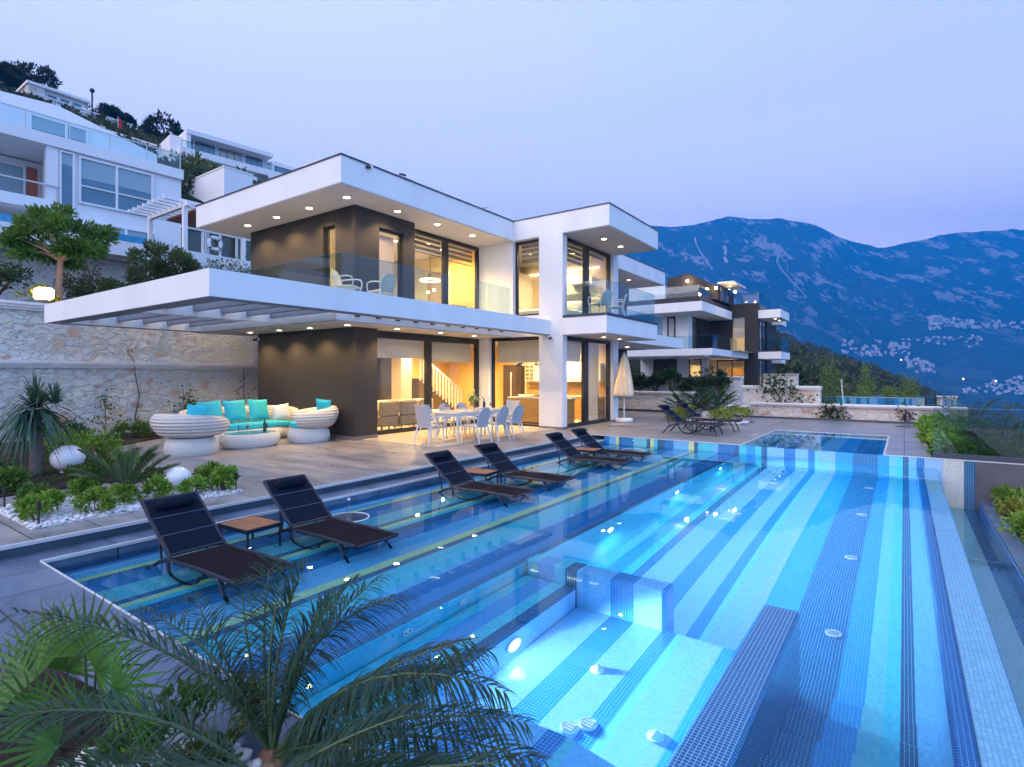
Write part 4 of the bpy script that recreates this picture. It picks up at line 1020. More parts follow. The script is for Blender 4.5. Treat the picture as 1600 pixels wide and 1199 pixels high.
for (dx, dy, lb) in ((.3, -.72, 'pool side, nearest the camera'), (-.3, -.7, 'house side, nearest the camera'), (.3, 0, 'pool side, middle'), (-.3, .05, 'house side, middle'), (.3, .75, 'pool side, farthest'), (-.3, .72, 'house side, farthest')):
    p = MB().lathe([(.05, .751), (.09, .755), (.13, .768), (.128, .772), (.085, .76), (.002, .759)], (TX+dx, TY+dy), 20).build('dinner_plate', platem, None, True); tag(p, 'white dinner plate on the dining table, '+lb, 'plate', 'plates on the dining table')
b = thing('wine_bottle', 'green wine bottle beside the flowers on the dining table', 'bottle', (TX+.05, TY+.45, .75)); gb = pm('bottle_green', (.015, .05, .02), .1)
MB().lathe([(.037, .751), (.038, .93), (.015, .99), (.014, 1.05)], (TX+.05, TY+.45), 14).build('bottle_glass', gb, b, True); MB().lathe([(.016, 1.03), (.016, 1.06)], (TX+.05, TY+.45), 10).build('capsule', redm, b)
# balcony chairs
bc = make_chair('round', .86, creamw, alu, 'balcony_chair', 'chair')
for i, (x, y, z, rz, lab) in enumerate(((-11.15, 8.75, 3.42, -62, 'cream armchair turned sideways at the corner of the left balcony'), (-11.05, 9.75, 3.42, 78, 'cream armchair seen from behind against the dark wall of the left balcony'), (-7.75, 15.7, 3.475, 75, 'cream armchair on the right balcony nearest its glass corner'), (-7.7, 16.75, 3.475, 110, 'cream armchair on the right balcony farther from its glass corner'))):
    o = bc if i == 0 else dup(bc)
    o.location = (x, y, z); o.rotation_euler = (0, 0, rad(rz)); o['label'] = lab; o['group'] = 'armchairs on the balconies'
    if i == 1: o.rotation_euler = (0, 0, rad(85))

# ------------------------------------------------------------------ wicker lounge set
def weave(name, col):
    m, nt, ns, ln = _new(name); v = objc(nt)
    wv = N(nt, 'ShaderNodeTexWave', Scale=4.5); wv.wave_type = 'BANDS'; wv.bands_direction = 'Z'; ln.new(v, wv.inputs[0])
    ck = N(nt, 'ShaderNodeTexChecker', Scale=24.); ln.new(v, ck.inputs[0])
    n_ = tex_noise(nt, v, 8, 3)
    h = math_(nt, 'ADD', wv.outputs[1], math_(nt, 'MULTIPLY', ck.outputs[1], .5))
    c = mixc(nt, h, tuple(x*.78 for x in col), col); c = mixc(nt, math_(nt, 'MULTIPLY', n_, .4), c, tuple(x*.8 for x in col))
    MATS[name] = finish(m, nt, c, .6, 0, h, .8, .02); return MATS[name]
wick = weave('whitewashed_wicker', (.72, .68, .62)); wickb = pm('fine_whitewashed_wicker', (.66, .65, .62), .65, 0, .1, 30, .6, 90, .3, None, .01); aqua = pm('turquoise_fabric', (.03, .47, .60), .85, 0, .08, 10, .25, 150); cush_w = pm('white_fabric', (.78, .76, .74), .9, 0, .04, 10, .2, 120)
def shell(cx, cy, rx, ry, face, z0, a0, a1, b0, span, rib=9):
    """thick tub rim: a rounded section swept round the back, highest opposite to the way it faces"""
    n, k = 56, 52; vs = []; fs = []
    for i in range(n+1):
        ph = -span+2*span*i/n; e = abs(ph)/span
        hb = math.cos(ph*PI/(2*span)*.95); a = a1+(a0-a1)*hb; b = b0
        cl = (1-max(0, (e-.90)/.10)**2)**.5 if e < 1 else .02
        a *= max(cl, .05); bb = b*max(cl, .05); zc = z0+a0*.25*hb
        an = face+PI+ph
        for j in range(k):
            q = 2*PI*j/k; rr = 1+.025*math.cos((rib+5)*q)
            dr = bb*math.cos(q)*rr+.07*math.sin(q)*hb; z = zc+a*math.sin(q)*rr
            vs.append((cx+(rx+dr)*math.cos(an), cy+(ry+dr)*math.sin(an), z))
    for i in range(n):
        for j in range(k): fs.append((i*k+j, i*k+(j+1) % k, (i+1)*k+(j+1) % k, (i+1)*k+j))
    fs += [tuple(range(k))[::-1], tuple(range(n*k, n*k+k))]
    return vs, fs
def drum(mb, cx, cy, rx, ry, prof, n=36):
    vs = []; fs = []
    for r, z in prof:
        for j in range(n):
            a = 2*PI*j/n; vs.append((cx+rx*r*math.cos(a), cy+ry*r*math.sin(a), z))
    k = len(prof)
    fs = [(i*n+j, i*n+(j+1) % n, (i+1)*n+(j+1) % n, (i+1)*n+j) for i in range(k-1) for j in range(n)]+[tuple(range(n))[::-1], tuple(range((k-1)*n, k*n))]
    return mb.add(vs, fs)
BASE = [(.93, .0), (1.0, .05), (1.02, .14), (.98, .24), (.90, .30)]
def pillow(cx, cy, cz, w, h, th, yaw, lean, roll=0.):
    n = 12; vs = []; fs = []
    M = Matrix.Translation((cx, cy, cz)) @ Matrix.Rotation(yaw, 4, 'Z') @ Matrix.Rotation(lean, 4, 'X') @ Matrix.Rotation(roll, 4, 'Y')
    for s in (1, -1):
        for j in range(n+1):
            for i in range(n+1):
                u, v = 2*i/n-1, 2*j/n-1
                t = th*.5*((1-abs(u)**2.6)*(1-abs(v)**2.6))**.55
                px = u*w*.5*(1-.07*(1-v*v)); pz = v*h*.5*(1-.07*(1-u*u))
                vs.append(tuple(M @ Vector((px, s*t, pz))))
    k = (n+1)**2
    for j in range(n):
        for i in range(n):
            a = j*(n+1)+i; fs.append((a, a+1, a+n+2, a+n+1)); fs.append((k+a, k+a+n+1, k+a+n+2, k+a+1))
    return vs, fs
def throw(name, lab, args, m, grp='cushions on the lounge set'):
    vs, fs = pillow(*args); o = MB().add(vs, fs).build(name, m, None, True); return tag(o, lab, 'cushion', grp)
# tub chair with its back to the camera
t = thing('tub_chair', 'round pale wicker tub chair with its ribbed back to the camera', 'armchair', (-12.55, 5.75, 0), 0, 'wicker lounge set')
drum(MB(), -12.55, 5.75, .52, .52, [(.92, .0), (.98, .05), (1.0, .15), (.97, .26), (.84, .36)]).build('base', wickb, t, True)
vs, fs = shell(-12.55, 5.75, .56, .56, rad(100), .58, .25, .17, .18, rad(150)); MB().add(vs, fs).build('back_shell', wick, t, True)
drum(MB(), -12.55, 5.75, .44, .44, [(.9, .38), (1, .42), (1, .48), (.9, .51)]).build('seat_cushion', aqua, t, True)
throw('throw_cushion', 'turquoise cushion peeping over the tub chair with its back to the camera', (-12.95, 6.05, .82, .45, .42, .16, rad(60), rad(-10), .1), aqua)
# curved sofa against the stone wall
SX, SY = -14.1, 7.75
t = thing('curved_sofa', 'curved pale wicker sofa with turquoise cushions in front of the stone wall', 'sofa', (SX, SY, 0), 0, 'wicker lounge set')
drum(MB(), SX, SY, .62, 1.45, BASE).build('base', wickb, t, True)
vs, fs = shell(SX, SY, .66, 1.48, 0., .50, .30, .18, .14, rad(118), 9); MB().add(vs, fs).build('back_shell', wick, t, True)
for k in range(3): MB().box(SX-.42, SX+.46, SY-1.1+k*.74, SY-1.1+k*.74+.72, .305, .45, b=.03).build('seat_cushion', aqua, t)
for i, (dy, lb) in enumerate(((-.74, 'left'), (-.10, 'middle'), (.54, 'right'))):
    throw('throw_cushion', 'large square turquoise cushion leaning on the curved sofa, %s of three' % lb, (SX-.22, SY+dy, .76, .64, .58, .2, rad(92+4*i), rad(-16), .05*(i-1)), aqua)
throw('throw_cushion', 'white cushion at the left end of the curved sofa', (SX-.1, SY-1.12, .66, .45, .42, .16, rad(120), rad(-14), .2), cush_w)
throw('throw_cushion', 'white cushion at the right end of the curved sofa', (SX-.05, SY+1.1, .68, .45, .42, .16, rad(62), rad(-14), -.15), cush_w)
# oval coffee table with glass top
CX, CY = -12.7, 7.15
t = thing('coffee_table', 'low oval wicker coffee table with a glass top', 'table', (CX, CY, 0), 0, 'wicker lounge set')
drum(MB(), CX, CY, .46, .70, [(.86, 0), (.97, .06), (1.02, .16), (1.0, .26), (.92, .32)]).build('base', wickb, t, True)
drum(MB(), CX, CY, .40, .60, [(1, .322), (1, .332)]).build('glass_top', glassmat('table_glass', (.8, .92, .92), .12), t)
b = thing('wine_bottle', 'dark wine bottle standing on the wicker coffee table', 'bottle', (CX+.1, CY+.3, .333)); MB().lathe([(.037, .334), (.038, .52), (.015, .58), (.014, .64)], (CX+.1, CY+.3), 14).build('bottle_glass', gb, b, True); MB().lathe([(.016, .62), (.016, .65)], (CX+.1, CY+.3), 10).build('capsule', framem, b)
wine_glass(CX+.05, CY-.1, .333, 'wine glass on the left of the wicker coffee table', 'glasses on the coffee table', framem); wine_glass(CX-.02, CY+.42, .333, 'wine glass behind the dark bottle on the wicker coffee table', 'glasses on the coffee table', framem)
# second tub chair, open side to the table
t = thing('tub_chair', 'round pale wicker tub chair by the dark wall with its seat showing', 'armchair', (-12.5, 8.6, 0), 0, 'wicker lounge set')
drum(MB(), -12.5, 8.6, .52, .52, [(.92, .0), (.98, .05), (1.0, .15), (.97, .26), (.84, .36)]).build('base', wickb, t, True)
vs, fs = shell(-12.5, 8.6, .55, .55, rad(-118), .56, .26, .16, .17, rad(128)); MB().add(vs, fs).build('back_shell', wick, t, True)
drum(MB(), -12.5, 8.6, .46, .46, [(.9, .36), (1, .40), (1, .48), (.9, .51)]).build('seat_cushion', aqua, t, True)
throw('throw_cushion', 'turquoise cushion standing in the tub chair by the dark wall', (-12.3, 8.9, .86, .46, .44, .17, rad(20), rad(14), .08), aqua)

# ------------------------------------------------------------------ closed parasol
um = thing('closed_parasol', 'closed cream parasol standing beside the villa corner', 'parasol', (-8.3, 18.75, 0)); ux, uy = -8.3, 18.75
MB().lathe([(.30, 0), (.33, .03), (.33, .09), (.30, .13), (.06, .14)], (ux, uy), 28).build('base', whitep, um, True); MB().tube([(ux, uy, .1), (ux, uy, 2.5)], .025, 10).build('pole', alu, um, True)
cvs = pm('cream_canvas', (.74, .64, .48), .9, 0, .06, 4, .3, 12)
fold = lambda a, z: 1+.13*math.cos(8*a+z)*(1-.7*max(0, (z-1.9)))+.05*math.cos(3*a+2*z)
MB().lathe([(.27, .95), (.30, .93), (.33, .97), (.33, 1.05), (.30, 1.25), (.26, 1.5), (.21, 1.8), (.17, 2.05), (.12, 2.28), (.06, 2.42), (.02, 2.48)], (ux, uy), 64, fold).build('canopy', cvs, um, True)
MB().tube([(ux+.20*math.cos(a*PI/12), uy+.20*math.sin(a*PI/12), 1.98) for a in range(25)], .012, 6, False).build('tie_strap', cvs, um); MB().ball((ux, uy, 2.5), .03, 10).build('finial', alu, um, True)

# ------------------------------------------------------------------ white globe lamps and the glowing cube
globem = pm('opal_globe', (.86, .86, .88), .25, 0, .01)
for (x, y, r, z, lab) in ((-11.75, 3.35, .25, .0, 'large white garden globe under the spiky tree'), (-8.55, 3.72, .185, .0, 'white garden globe in the pebbles beside the cycad'), (-6.0, 20.9, .18, .0, 'white garden globe between the cycads on the far deck')):
    t = thing('garden_globe', lab, 'globe lamp', (x, y, z), 0, 'white garden globes')
    MB().lathe([(r*.45, 0), (r*.42, .05), (r*.3, .07)], (x, y), 20).build('foot', whitep, t, True); MB().ball((x, y, .05+r*.88), r, 32, (r, r, r*.88)).build('globe', globem, t, True)
t = thing('cube_lamp', 'glowing white lamp on top of the stone wall', 'lamp', (-18.45, 4.75, 3.62))
MB().box(-18.65, -18.25, 4.57, 4.93, 3.68, 3.98, b=.05).build('shade', emit('cube_lamp_glow', (1., .70, .30), 7.), t); MB().lathe([(.12, 3.6), (.1, 3.68)], (-18.45, 4.75), 16).build('foot', framem, t)
# ------------------------------------------------------------------ rubble stone walls
def rubble(name, sc=3.2, tint=(1, 1, 1)):
    m, nt, ns, ln = _new(name); p = pos(nt)
    wob = N(nt, 'ShaderNodeTexNoise', Scale=2.6, Detail=3); ln.new(p, wob.inputs['Vector'])
    vm = N(nt, 'ShaderNodeVectorMath'); vm.operation = 'MULTIPLY_ADD'; ln.new(wob.outputs['Color'], vm.inputs[0]); vm.inputs[1].default_value = (.3, .3, .3); ln.new(p, vm.inputs[2])
    mp = N(nt, 'ShaderNodeMapping'); mp.inputs['Scale'].default_value = (1, 1, 1.55); ln.new(vm.outputs[0], mp.inputs[0])
    v1 = N(nt, 'ShaderNodeTexVoronoi', Scale=sc); ln.new(mp.outputs[0], v1.inputs['Vector'])
    v2 = N(nt, 'ShaderNodeTexVoronoi', Scale=sc); v2.feature = 'DISTANCE_TO_EDGE'; ln.new(mp.outputs[0], v2.inputs['Vector'])
    sp = N(nt, 'ShaderNodeSeparateXYZ'); ln.new(v1.outputs['Color'], sp.inputs[0])
    T_ = lambda c: tuple(min(.93, a*b) for a, b in zip(c, tint))
    stone = ramp(nt, sp.outputs[0], [(0, T_((.54, .49, .44))), (.3, T_((.64, .61, .58))), (.55, T_((.60, .53, .45))), (.78, T_((.66, .65, .65))), (.90, T_((.54, .43, .33))), (.965, T_((.44, .30, .22))), (1, T_((.34, .18, .13)))])
    n2 = tex_noise(nt, p, 7, 8, .74, (1, 1, 1.5)); n3 = tex_noise(nt, p, 1.3, 4); n4 = tex_noise(nt, p, 20, 5, .75, (1, 1, 1.5))
    ed = math_(nt, 'ADD', v2.outputs[0], math_(nt, 'MULTIPLY', math_(nt, 'SUBTRACT', n2, .5), .30))
    soft = ramp(nt, ed, [(.01, (0, 0, 0)), (.13, (1, 1, 1))])
    c = mixc(nt, soft, T_((.66, .65, .64)), stone)
    c = mixc(nt, math_(nt, 'MULTIPLY', n3, .35), c, T_((.66, .60, .53)))
    c = mixc(nt, .3, c, n4, 'SOFT_LIGHT')
    crev_shade = math_(nt, 'MULTIPLY', ramp(nt, n4, [(.36, (1, 1, 1)), (.46, (0, 0, 0))]), ramp(nt, ed, [(.02, (.9, .9, .9)), (.20, (.15, .15, .15))]))
    c = mixc(nt, crev_shade, c, (.36, .31, .28))  # crevice shading painted into the stone colour, strongest near the joints
    h = math_(nt, 'ADD', math_(nt, 'MULTIPLY', soft, .5), math_(nt, 'ADD', n2, math_(nt, 'MULTIPLY', n4, .6)))
    MATS[name] = finish(m, nt, c, .9, 0, h, 1., .05, .2); return MATS[name]
rub = rubble('rubble_stone', 3.7, (1.9, 1.72, 1.60)); rub2 = rubble('pale_rubble_stone', 3.2, (1.4, 1.36, 1.34)); corn = pm('cornice_stone', (.86, .82, .78), .75, 0, .07, 2, .2, 20)
def relief(a, z, s):
    'pillowed stones with chipped faces'
    q = Vector((a*3.6+.5*noise.noise(Vector((a*2.2, z*2.2, s))), z*5.0+.5*noise.noise(Vector((a*2.2, z*2.2, s+9))), s))
    d, _p = noise.voronoi(q); e = min(1., (d[1]-d[0])*1.9)
    return .03+.012*e**.55+.030*noise.noise(Vector((a*9, s, z*14)))+.016*noise.noise(Vector((a*24, s, z*30)))
def stone_wall(name, lab, x0, x1, y0, y1, z0, z1, face, m=rub, cz=.16, bands=(), catg='wall', end=None):
    """rubble wall with a moulded coping; face '+x' or '-y' is the visible side"""
    t = thing(name, lab, catg, ((x0+x1)/2, (y0+y1)/2, z0))
    # slightly uneven face: a displaced grid in front of the core
    MB().box(x0, x1, y0, y1, z0, z1).build('core', m, t)
    nz_ = max(4, int((z1-z0)/.055)); L = (y1-y0) if face == '+x' else (x1-x0); nl = max(3, int(L/.06)); nl = min(nl, 560)
    vs = []
    for j in range(nz_+1):
        for i in range(nl+1):
            a = i/nl; z = z0+(z1-z0)*j/nz_
            if face == '+x':
                y = y0+(y1-y0)*a; d = relief(y, z, 3.3); vs.append((x1+d, y, z))
            else:
                x = x0+(x1-x0)*a; d = relief(x, z, 7.3); vs.append((x, y0-d, z))
    fs = []
    for j in range(nz_):
        for i in range(nl):
            q = (j*(nl+1)+i, j*(nl+1)+i+1, (j+1)*(nl+1)+i+1, (j+1)*(nl+1)+i); fs.append(q)
    mk('stone_face', vs, fs, m, t, True)
    mb = MB()
    def mould(za, zb, pr):
        h = zb-za
        for (f0, f1, q) in ((0, .3, .55), (.3, .62, .8), (.62, 1, 1.)):
            o = pr*q
            if face == '+x': mb.box(x0-.02, x1+o, y0-.02, y1+.02, za+h*f0+.001, za+h*f1)
            else: mb.box(x0-.02, x1+.02, y0-o, y1+.02, za+h*f0+.001, za+h*f1)
    mould(z1, z1+cz, .25)
    for za, zb in bands: mould(za, zb, .22)
    mb.build('coping', corn, t); return t
stone_wall('stone_retaining_wall', 'long tall rubble stone retaining wall with a pale cornice band behind the wicker sofas', -18.6, -18.2, -9, 24., 0, 3.34, '+x', rub, .2, [(1.88, 2.06)])
stone_wall('planter_wall', 'low rubble stone planter wall behind the closed parasol', -14, -7.6, 25.0, 25.4, 0, .80, '-y', rub, .13)
stone_wall('upper_planter_wall', 'upper rubble stone wall carrying dark climbing plants under the second villa', -14, -6.2, 27.2, 27.6, .3, 1.52, '-y', rub, .12)
stone_wall('step_wall', 'pale stone wall with climbing shrub in front of the second villa', -5.5, -2.66, 24.4, 24.8, 0, 1.12, '-y', rub2, .14)
stone_wall('front_planter', 'low pale planter box with dark shrub behind the far deck', -7.58, -5.1, 23.7, 24.2, 0, .36, '-y', rub2, .09)
stone_wall('end_wall', 'pale stone wall with a few red stones along the far end of the deck', -5.08, 1.02, 23.95, 24.35, 0, .48, '-y', rub2, .12)
stone_wall('side_wall', 'pale stone wall sloping behind the second villa at the edge of the wood', -10.5, -6.9, 49, 49.4, .3, 1.7, '-y', rub2, .1)
stone_wall('pool_end_wall', 'short stone wall at the right end of the neighbouring pool', 1.45, 2.3, 37.9, 38.3, -.9, .45, '-y', rub2, .1)
struct('skirting_stone', MB().box(-7.6, 1.02, 23.60, 23.64, -.01, .07).box(-14, -7.62, 24.9, 24.95, -.01, .07), riser)
stone_wall('hillside_retaining_wall', 'pale rubble retaining wall under the white hillside villa behind the round-headed tree', -33.2, -32.6, -8, 22, 3.2, 7.3, '+x', rub2, .12)

# ------------------------------------------------------------------ second villa beyond the walls
v2 = thing('second_villa', 'second white and dark modern villa with a gabled dark top storey beyond the stone walls', 'house', (-13, 42, 0))
W2 = lambda name, mat, *a, **k: bx(name, mat, v2, *a, **k)
W2('terrace', plinth, -19, -8, 38, 58, -.3, .15)
mb = MB().box(-10.4, -10.05, 36.4, 46.49, 2.98, 3.42).box(-17.6, -10.401, 36.4, 36.75, 2.98, 3.42).box(-17.6, -17.25, 36.751, 40, 2.98, 3.42); mb.build('pergola_frame', white, v2)
W2('floor_slab', white, -18, -11.6, 40, 56, 2.98, 3.42)
for k in range(6): W2('pergola_rafter', white, -17.2, -10.41, 37.2+k*.5, 37.3+k*.5, 3.1, 3.36)
for k in range(8): W2('pergola_rafter', white, -11.59, -10.41, 40.4+k*.75, 40.5+k*.75, 3.1, 3.36)
W2('roof', white, -18.3, -11.3, 38.4, 46.49, 6.12, 6.77); W2('roof_soffit', soff, -18.28, -11.32, 38.42, 46.4, 6.1, 6.119)
W2('roof', white, -9.35, -7.75, 46.6, 50.5, 6.13, 6.77); W2('balcony_slab', white, -9.35, -7.7, 46.6, 50.5, 2.95, 3.5); W2('balcony_channel', cap, -9.35, -7.69, 46.58, 50.5, 3.501, 3.57)
W2('roof', white, -9.35, -8.6, 52, 54.5, 6.0, 6.6); W2('balcony_slab', white, -9.35, -8.6, 52, 54, 2.7, 3.1)
W2('wall', white, -17.5, -13.07, 41., 41.25, 3.421, 6.119); W2('wall', white, -13.3, -13.07, 41.251, 42.0, 3.421, 6.119)
window(v2, 'y', 40.96, -14.62, -14.02, 3.95, 6.06, [], .09, .08); W2('dark_wall', dark, -13.3, -13.06, 43.9, 44.3, 3.421, 6.119)
window(v2, 'x', -13.1, 42.0, 44.3, 3.45, 6.1, [43.1], .08, .1, 'zebra', 5.3); W2('dark_wall', dark, -13.3, -13.07, 44.301, 46.5, 3.421, 6.119)
W2('dark_wall', dark, -11.4, -11.28, 46.5, 46.8, .1, 7.1) if False else W2('dark_wall', dark, -13.06, -11.3, 46.5, 46.8, 3.421, 7.35)
W2('dark_wall', dark, -10.3, -9.36, 46.5, 46.8, .0, 7.35); W2('dark_wall', dark, -11.299, -10.301, 46.5, 46.8, 6.35, 7.35)
window(v2, 'y', 46.6, -11.3, -10.3, 3.45, 6.35, [], .05, .08, 'solid', 4.7); W2('dark_wall', dark, -9.6, -9.36, 46.801, 47.3, 0, 7.35); W2('dark_wall', dark, -9.6, -9.36, 50.1, 54, 0, 7.35)
window(v2, 'x', -9.45, 47.3, 50.1, 3.5, 6.1, [48.6], .1, .1); window(v2, 'x', -9.45, 47.3, 50.1, .1, 2.9, [48.6], .1, .1)
W2('roof_deck', plinth, -13, -9.37, 46.81, 54, 7.0, 7.3)
W2('wall', white, -18, -16.9, 44, 44.2, .15, 2.979); W2('panel', pm('brown_panel', (.10, .075, .07), .5, 0, .2, 2), -16.89, -14.9, 44, 44.2, .15, 2.979); W2('wall', white, -14.89, -13.98, 43.9, 44.2, .15, 2.979); W2('wall', white, -13.0, -12.5, 44.1, 44.3, .15, 2.979)
window(v2, 'y', 44.1, -13.98, -13.0, .2, 2.95, [], .08, .08, 'solid', 2.5); window(v2, 'y', 46.6, -12.5, -10.31, .15, 2.9, [-11.3], .08, .08)
W2('interior_wall', inwall, -16, -9.7, 49.5, 49.6, .15, 2.9); W2('interior_wall', inwall, -13, -9.7, 49.3, 49.4, 3.45, 6.3); W2('interior_wall', inwall, -16.5, -13.4, 46.2, 46.3, .15, 2.9)
W2('kitchen_unit', wood, -12.4, -10.4, 49.0, 49.45, 1.5, 2.3); W2('interior_floor', infloor, -16.5, -9.6, 44.3, 54, .151, .17); W2('interior_floor', infloor, -17, -9.6, 41.3, 54, 3.421, 3.44)
W2('interior_wall', inwall, -17.4, -17.3, 41.3, 54, 3.45, 6.1)
# dark gabled top storey
mb = MB(); yy0, yy1 = 42.0, 47.5
prof = [(-15.0, 7.3), (-11.4, 7.3), (-11.4, 8.35), (-13.4, 9.42), (-15.0, 9.15)]
vs = [(x, y, z) for y in (yy0, yy1) for x, z in prof]; mb.add(vs, [(0, 1, 2, 3, 4), (9, 8, 7, 6, 5)]+[(i, (i+5), (i+1) % 5+5, (i+1) % 5) for i in range(5)]); mb.build('top_storey', dark, v2)
W2('parapet', dark, -18.2, -11.5, 38.6, 46.4, 6.771, 7.15); W2('parapet', white, -18, -15.1, 41.6, 41.9, 7.16, 8.6)
mb = MB().prism([(-11.39, 42.6), (-10.2, 42.6), (-10.2, 46.3), (-11.39, 46.3)], 8.5, 8.62); mb.build('canopy', white, v2); window(v2, 'x', -11.36, 43., 46., 7.3, 8.45, [44.5], .08, .08)
balustrade(v2, [(-15.6, 38.75), (-11.6, 38.75), (-11.6, 41.9)], 7.16, 7.95, 1.4); balustrade(v2, [(-12.4, 46.55), (-9.3, 46.55), (-9.3, 51)], 7.36, 8.2, 1.4)
balustrade(v2, [(-17.5, 39.6), (-10.9, 39.6), (-10.9, 46.4)], 3.43, 4.5, 1.6); balustrade(v2, [(-9.3, 46.65), (-7.75, 46.65), (-7.75, 50.4)], 3.58, 4.55, 1.4)
for (x, y, z, e) in ((-13.4, 41.85, 8.8, 30), (-11.3, 41.9, 8.1, 26), (-10.3, 43.3, 7.9, 26)):
    lm = MB().ball((x, y, z), .10, 10).build('wall_lamp', emit('wall_lamp_glow', (1., .66, .28), 22.), v2); MB().box(x-.06, x+.06, y+.08, y+.14, z-.08, z+.08).build('bracket', framem, lm)
    l = bpy.data.lights.new('wall_lamp', 'POINT'); l.energy = e; l.color = (1., .62, .25); l.shadow_soft_size = .1; o = bpy.data.objects.new('wall_lamp_beam', l); C.objects.link(o); o.parent = lm; rl = v2.location; o.location = (x-rl.x, y-.22-rl.y, z-rl.z)
for (x, y, z, e) in ((-11.6, 48, 2.85, 170), (-11.2, 48, 6.3, 170), (-14, 45.3, 2.85, 120), (-14.8, 44, 6.05, 60), (-11.0, 44.5, 8.3, 30)): downlight(v2, x, y, z, e, 2.9, (1., .70, .34), .07, 1., 'room_light')
for (x, y, z) in ((-8.3, 47.6, 6.12), (-8.3, 49.3, 6.12)): downlight(v2, x, y, z, 30)
# its pool and glass, seen over the far wall
t = thing('neighbour_pool', 'striped mosaic pool edge beyond the far stone wall', 'pool', (-1.2, 38, 0)); MB().box(-3.9, 1.44, 38., 38.3, -1, .38).build('pool_wall', mosaic('neighbour_mosaic'), t); MB().box(-3.9, 1.44, 37.96, 38.3, .381, .42).build('coping', trim, t); MB().quad((-3.9, 38.3, .36), (1.44, 38.3, .36), (1.44, 44, .36), (-3.9, 44, .36)).build('water', water, t)
t = thing('glass_fence', 'frameless glass fence in front of the bamboo beyond the far stone wall', 'fence', (-1, 34, 0)); balustrade(t, [(-3.9, 34), (1.45, 34)], -.4, .62, 1.7)
t = thing('outdoor_shower', 'dark shower post beside the neighbouring pool', 'shower', (1.05, 37.2, 0)); MB().box(.9, .98, 37.2, 37.28, -.9, 1.0).box(1.3, 1.4, 37.2, 37.28, -.9, .85).build('post', framem, t); MB().box(.98, 1.3, 37.22, 37.26, .4, .45).box(.98, 1.3, 37.22, 37.26, .05, .1).build('rail', framem, t)
t = thing('white_pole', 'slim tilted white pole standing among the bamboo', 'pole', (-3.0, 33.5, 0)); MB().tube([(-2.55, 33.5, -.3), (-2.68, 33.5, 1.4)], .03, 8).build('shaft', alu, t); MB().ball((-2.68, 33.5, 1.42), .045, 8).build('cap', alu, t)

# ------------------------------------------------------------------ white villa on the slope, upper left
uv = thing('hillside_villa', 'large white villa with big blue windows on the slope at the left edge', 'house', (-31.95, 14.12, 0), rad(-2)); uv.location = (-31.95, 14.12, 0)
def U(name, mat, *a, **k):
    p = k.pop('parent', uv); return MB().box(*a, **k).build(name, mat, p, loc=False)
blueg = pm('blue_reflecting_glass', (.06, .16, .24), .06, 0, .15, .6, 0, 60, .8); wallw = pm('cool_white_render', (.80, .80, .82), .8, 0, .04, .5); blindb = pm('shaded_blind', (.30, .42, .48), .7, 0, .05)
def uwin(y0, y1, z0, z1, mull=(), tr=None, x=0., half=.45):
    f = MB(); f.box(x-.05, x+.06, y0, y1, z1-.08, z1).box(x-.05, x+.06, y0, y1, z0, z0+.08).box(x-.05, x+.06, y0, y0+.08, z0+.08, z1-.08).box(x-.05, x+.06, y1-.08, y1, z0+.08, z1-.08)
    for m_ in mull: f.box(x-.05, x+.05, m_-.05, m_+.05, z0+.08, z1-.08)
    if tr: f.box(x-.05, x+.055, y0+.08, y1-.08, tr-.03, tr+.03)
    o = f.build('window', wallw, uv, loc=False)
    MB().box(x-.06, x-.03, y0+.03, y1-.03, z0+.03, z1-.03).build('pane', blueg, o, loc=False)
    zs = z1-(z1-z0)*half
    MB().box(x-.031, x-.02, y0+.08, y1-.08, zs, z1-.08).build('blind', blindb, o, loc=False); return o
U('wall', wallw, -9, -.07, -5.3, .0, 7.4, 12.26); U('fascia', wallw, -9, .12, -22, .05, 12.261, 12.78)
uwin(-4.54, -1.39, 9.9, 12.14, [-3.0], 10.75, 0.0); uwin(-5.28, -4.7, 9.0, 12.2, (), None, -.02, .2); uwin(-4.2, -1.24, 7.9, 9.12, [-2.6], None, 0., .6)
U('wall', wallw, -9, -3., -22, -5.31, 7.4, 12.2); U('column', wallw, -.4, .0, -5.75, -5.31, 7.4, 12.26)
uwin(-7.8, -5.9, 9.8, 11.9, (), None, -2.95, .7); uwin(-11, -8, 9.8, 11.9, [-9.5], None, -2.95, .7); U('brick_panel', pm('brick_red', (.42, .12, .07), .7, 0, .1), -2.96, -2.9, -5.85, -5.45, 9.5, 11.9)
U('balcony_slab', wallw, -3., .1, -22, -5.31, 9.25, 9.75); U('rail', trim, .02, .07, -22, -5.31, 10.40, 10.46)
for k in range(8): U('rail_post', trim, .02, .06, -5.4-k*2, -5.36-k*2, 9.75, 10.4)
U('pool_terrace', wallw, -3, 1.6, -22, -1.95, 7.4, 8.10); U('pool_band', pm('pool_band_blue', (.04, .30, .55), .15, 0, .3, 6), 1.0, 1.605, -22, -1.96, 8.101, 8.42)
mb = MB(); vs = [(x, y, z) for x in (-9, -3.0) for y, z in ((-12, 12.78), (-.1, 12.78), (-.1, 14.3), (-4.64, 15.4), (-12, 14.9))]; mb.add(vs, [(5, 6, 7, 8, 9), (4, 3, 2, 1, 0)]+[(i, i+5, (i+1) % 5+5, (i+1) % 5) for i in range(5)]); mb.build('top_storey', wallw, uv, loc=False)
uwin(-5.75, -3.4, 13.2, 14.58, [-4.3], None, -2.94, .5)
for k in range(9):
    y1_ = -.1-k*1.6; MB().box(.06, .075, y1_-1.58, y1_, 12.78, 13.55).build('balustrade_panel', bal_m, uv, loc=False); MB().box(.05, .085, y1_-.02, y1_+.02, 12.78, 13.6).build('balustrade_post', trim, uv, loc=False)
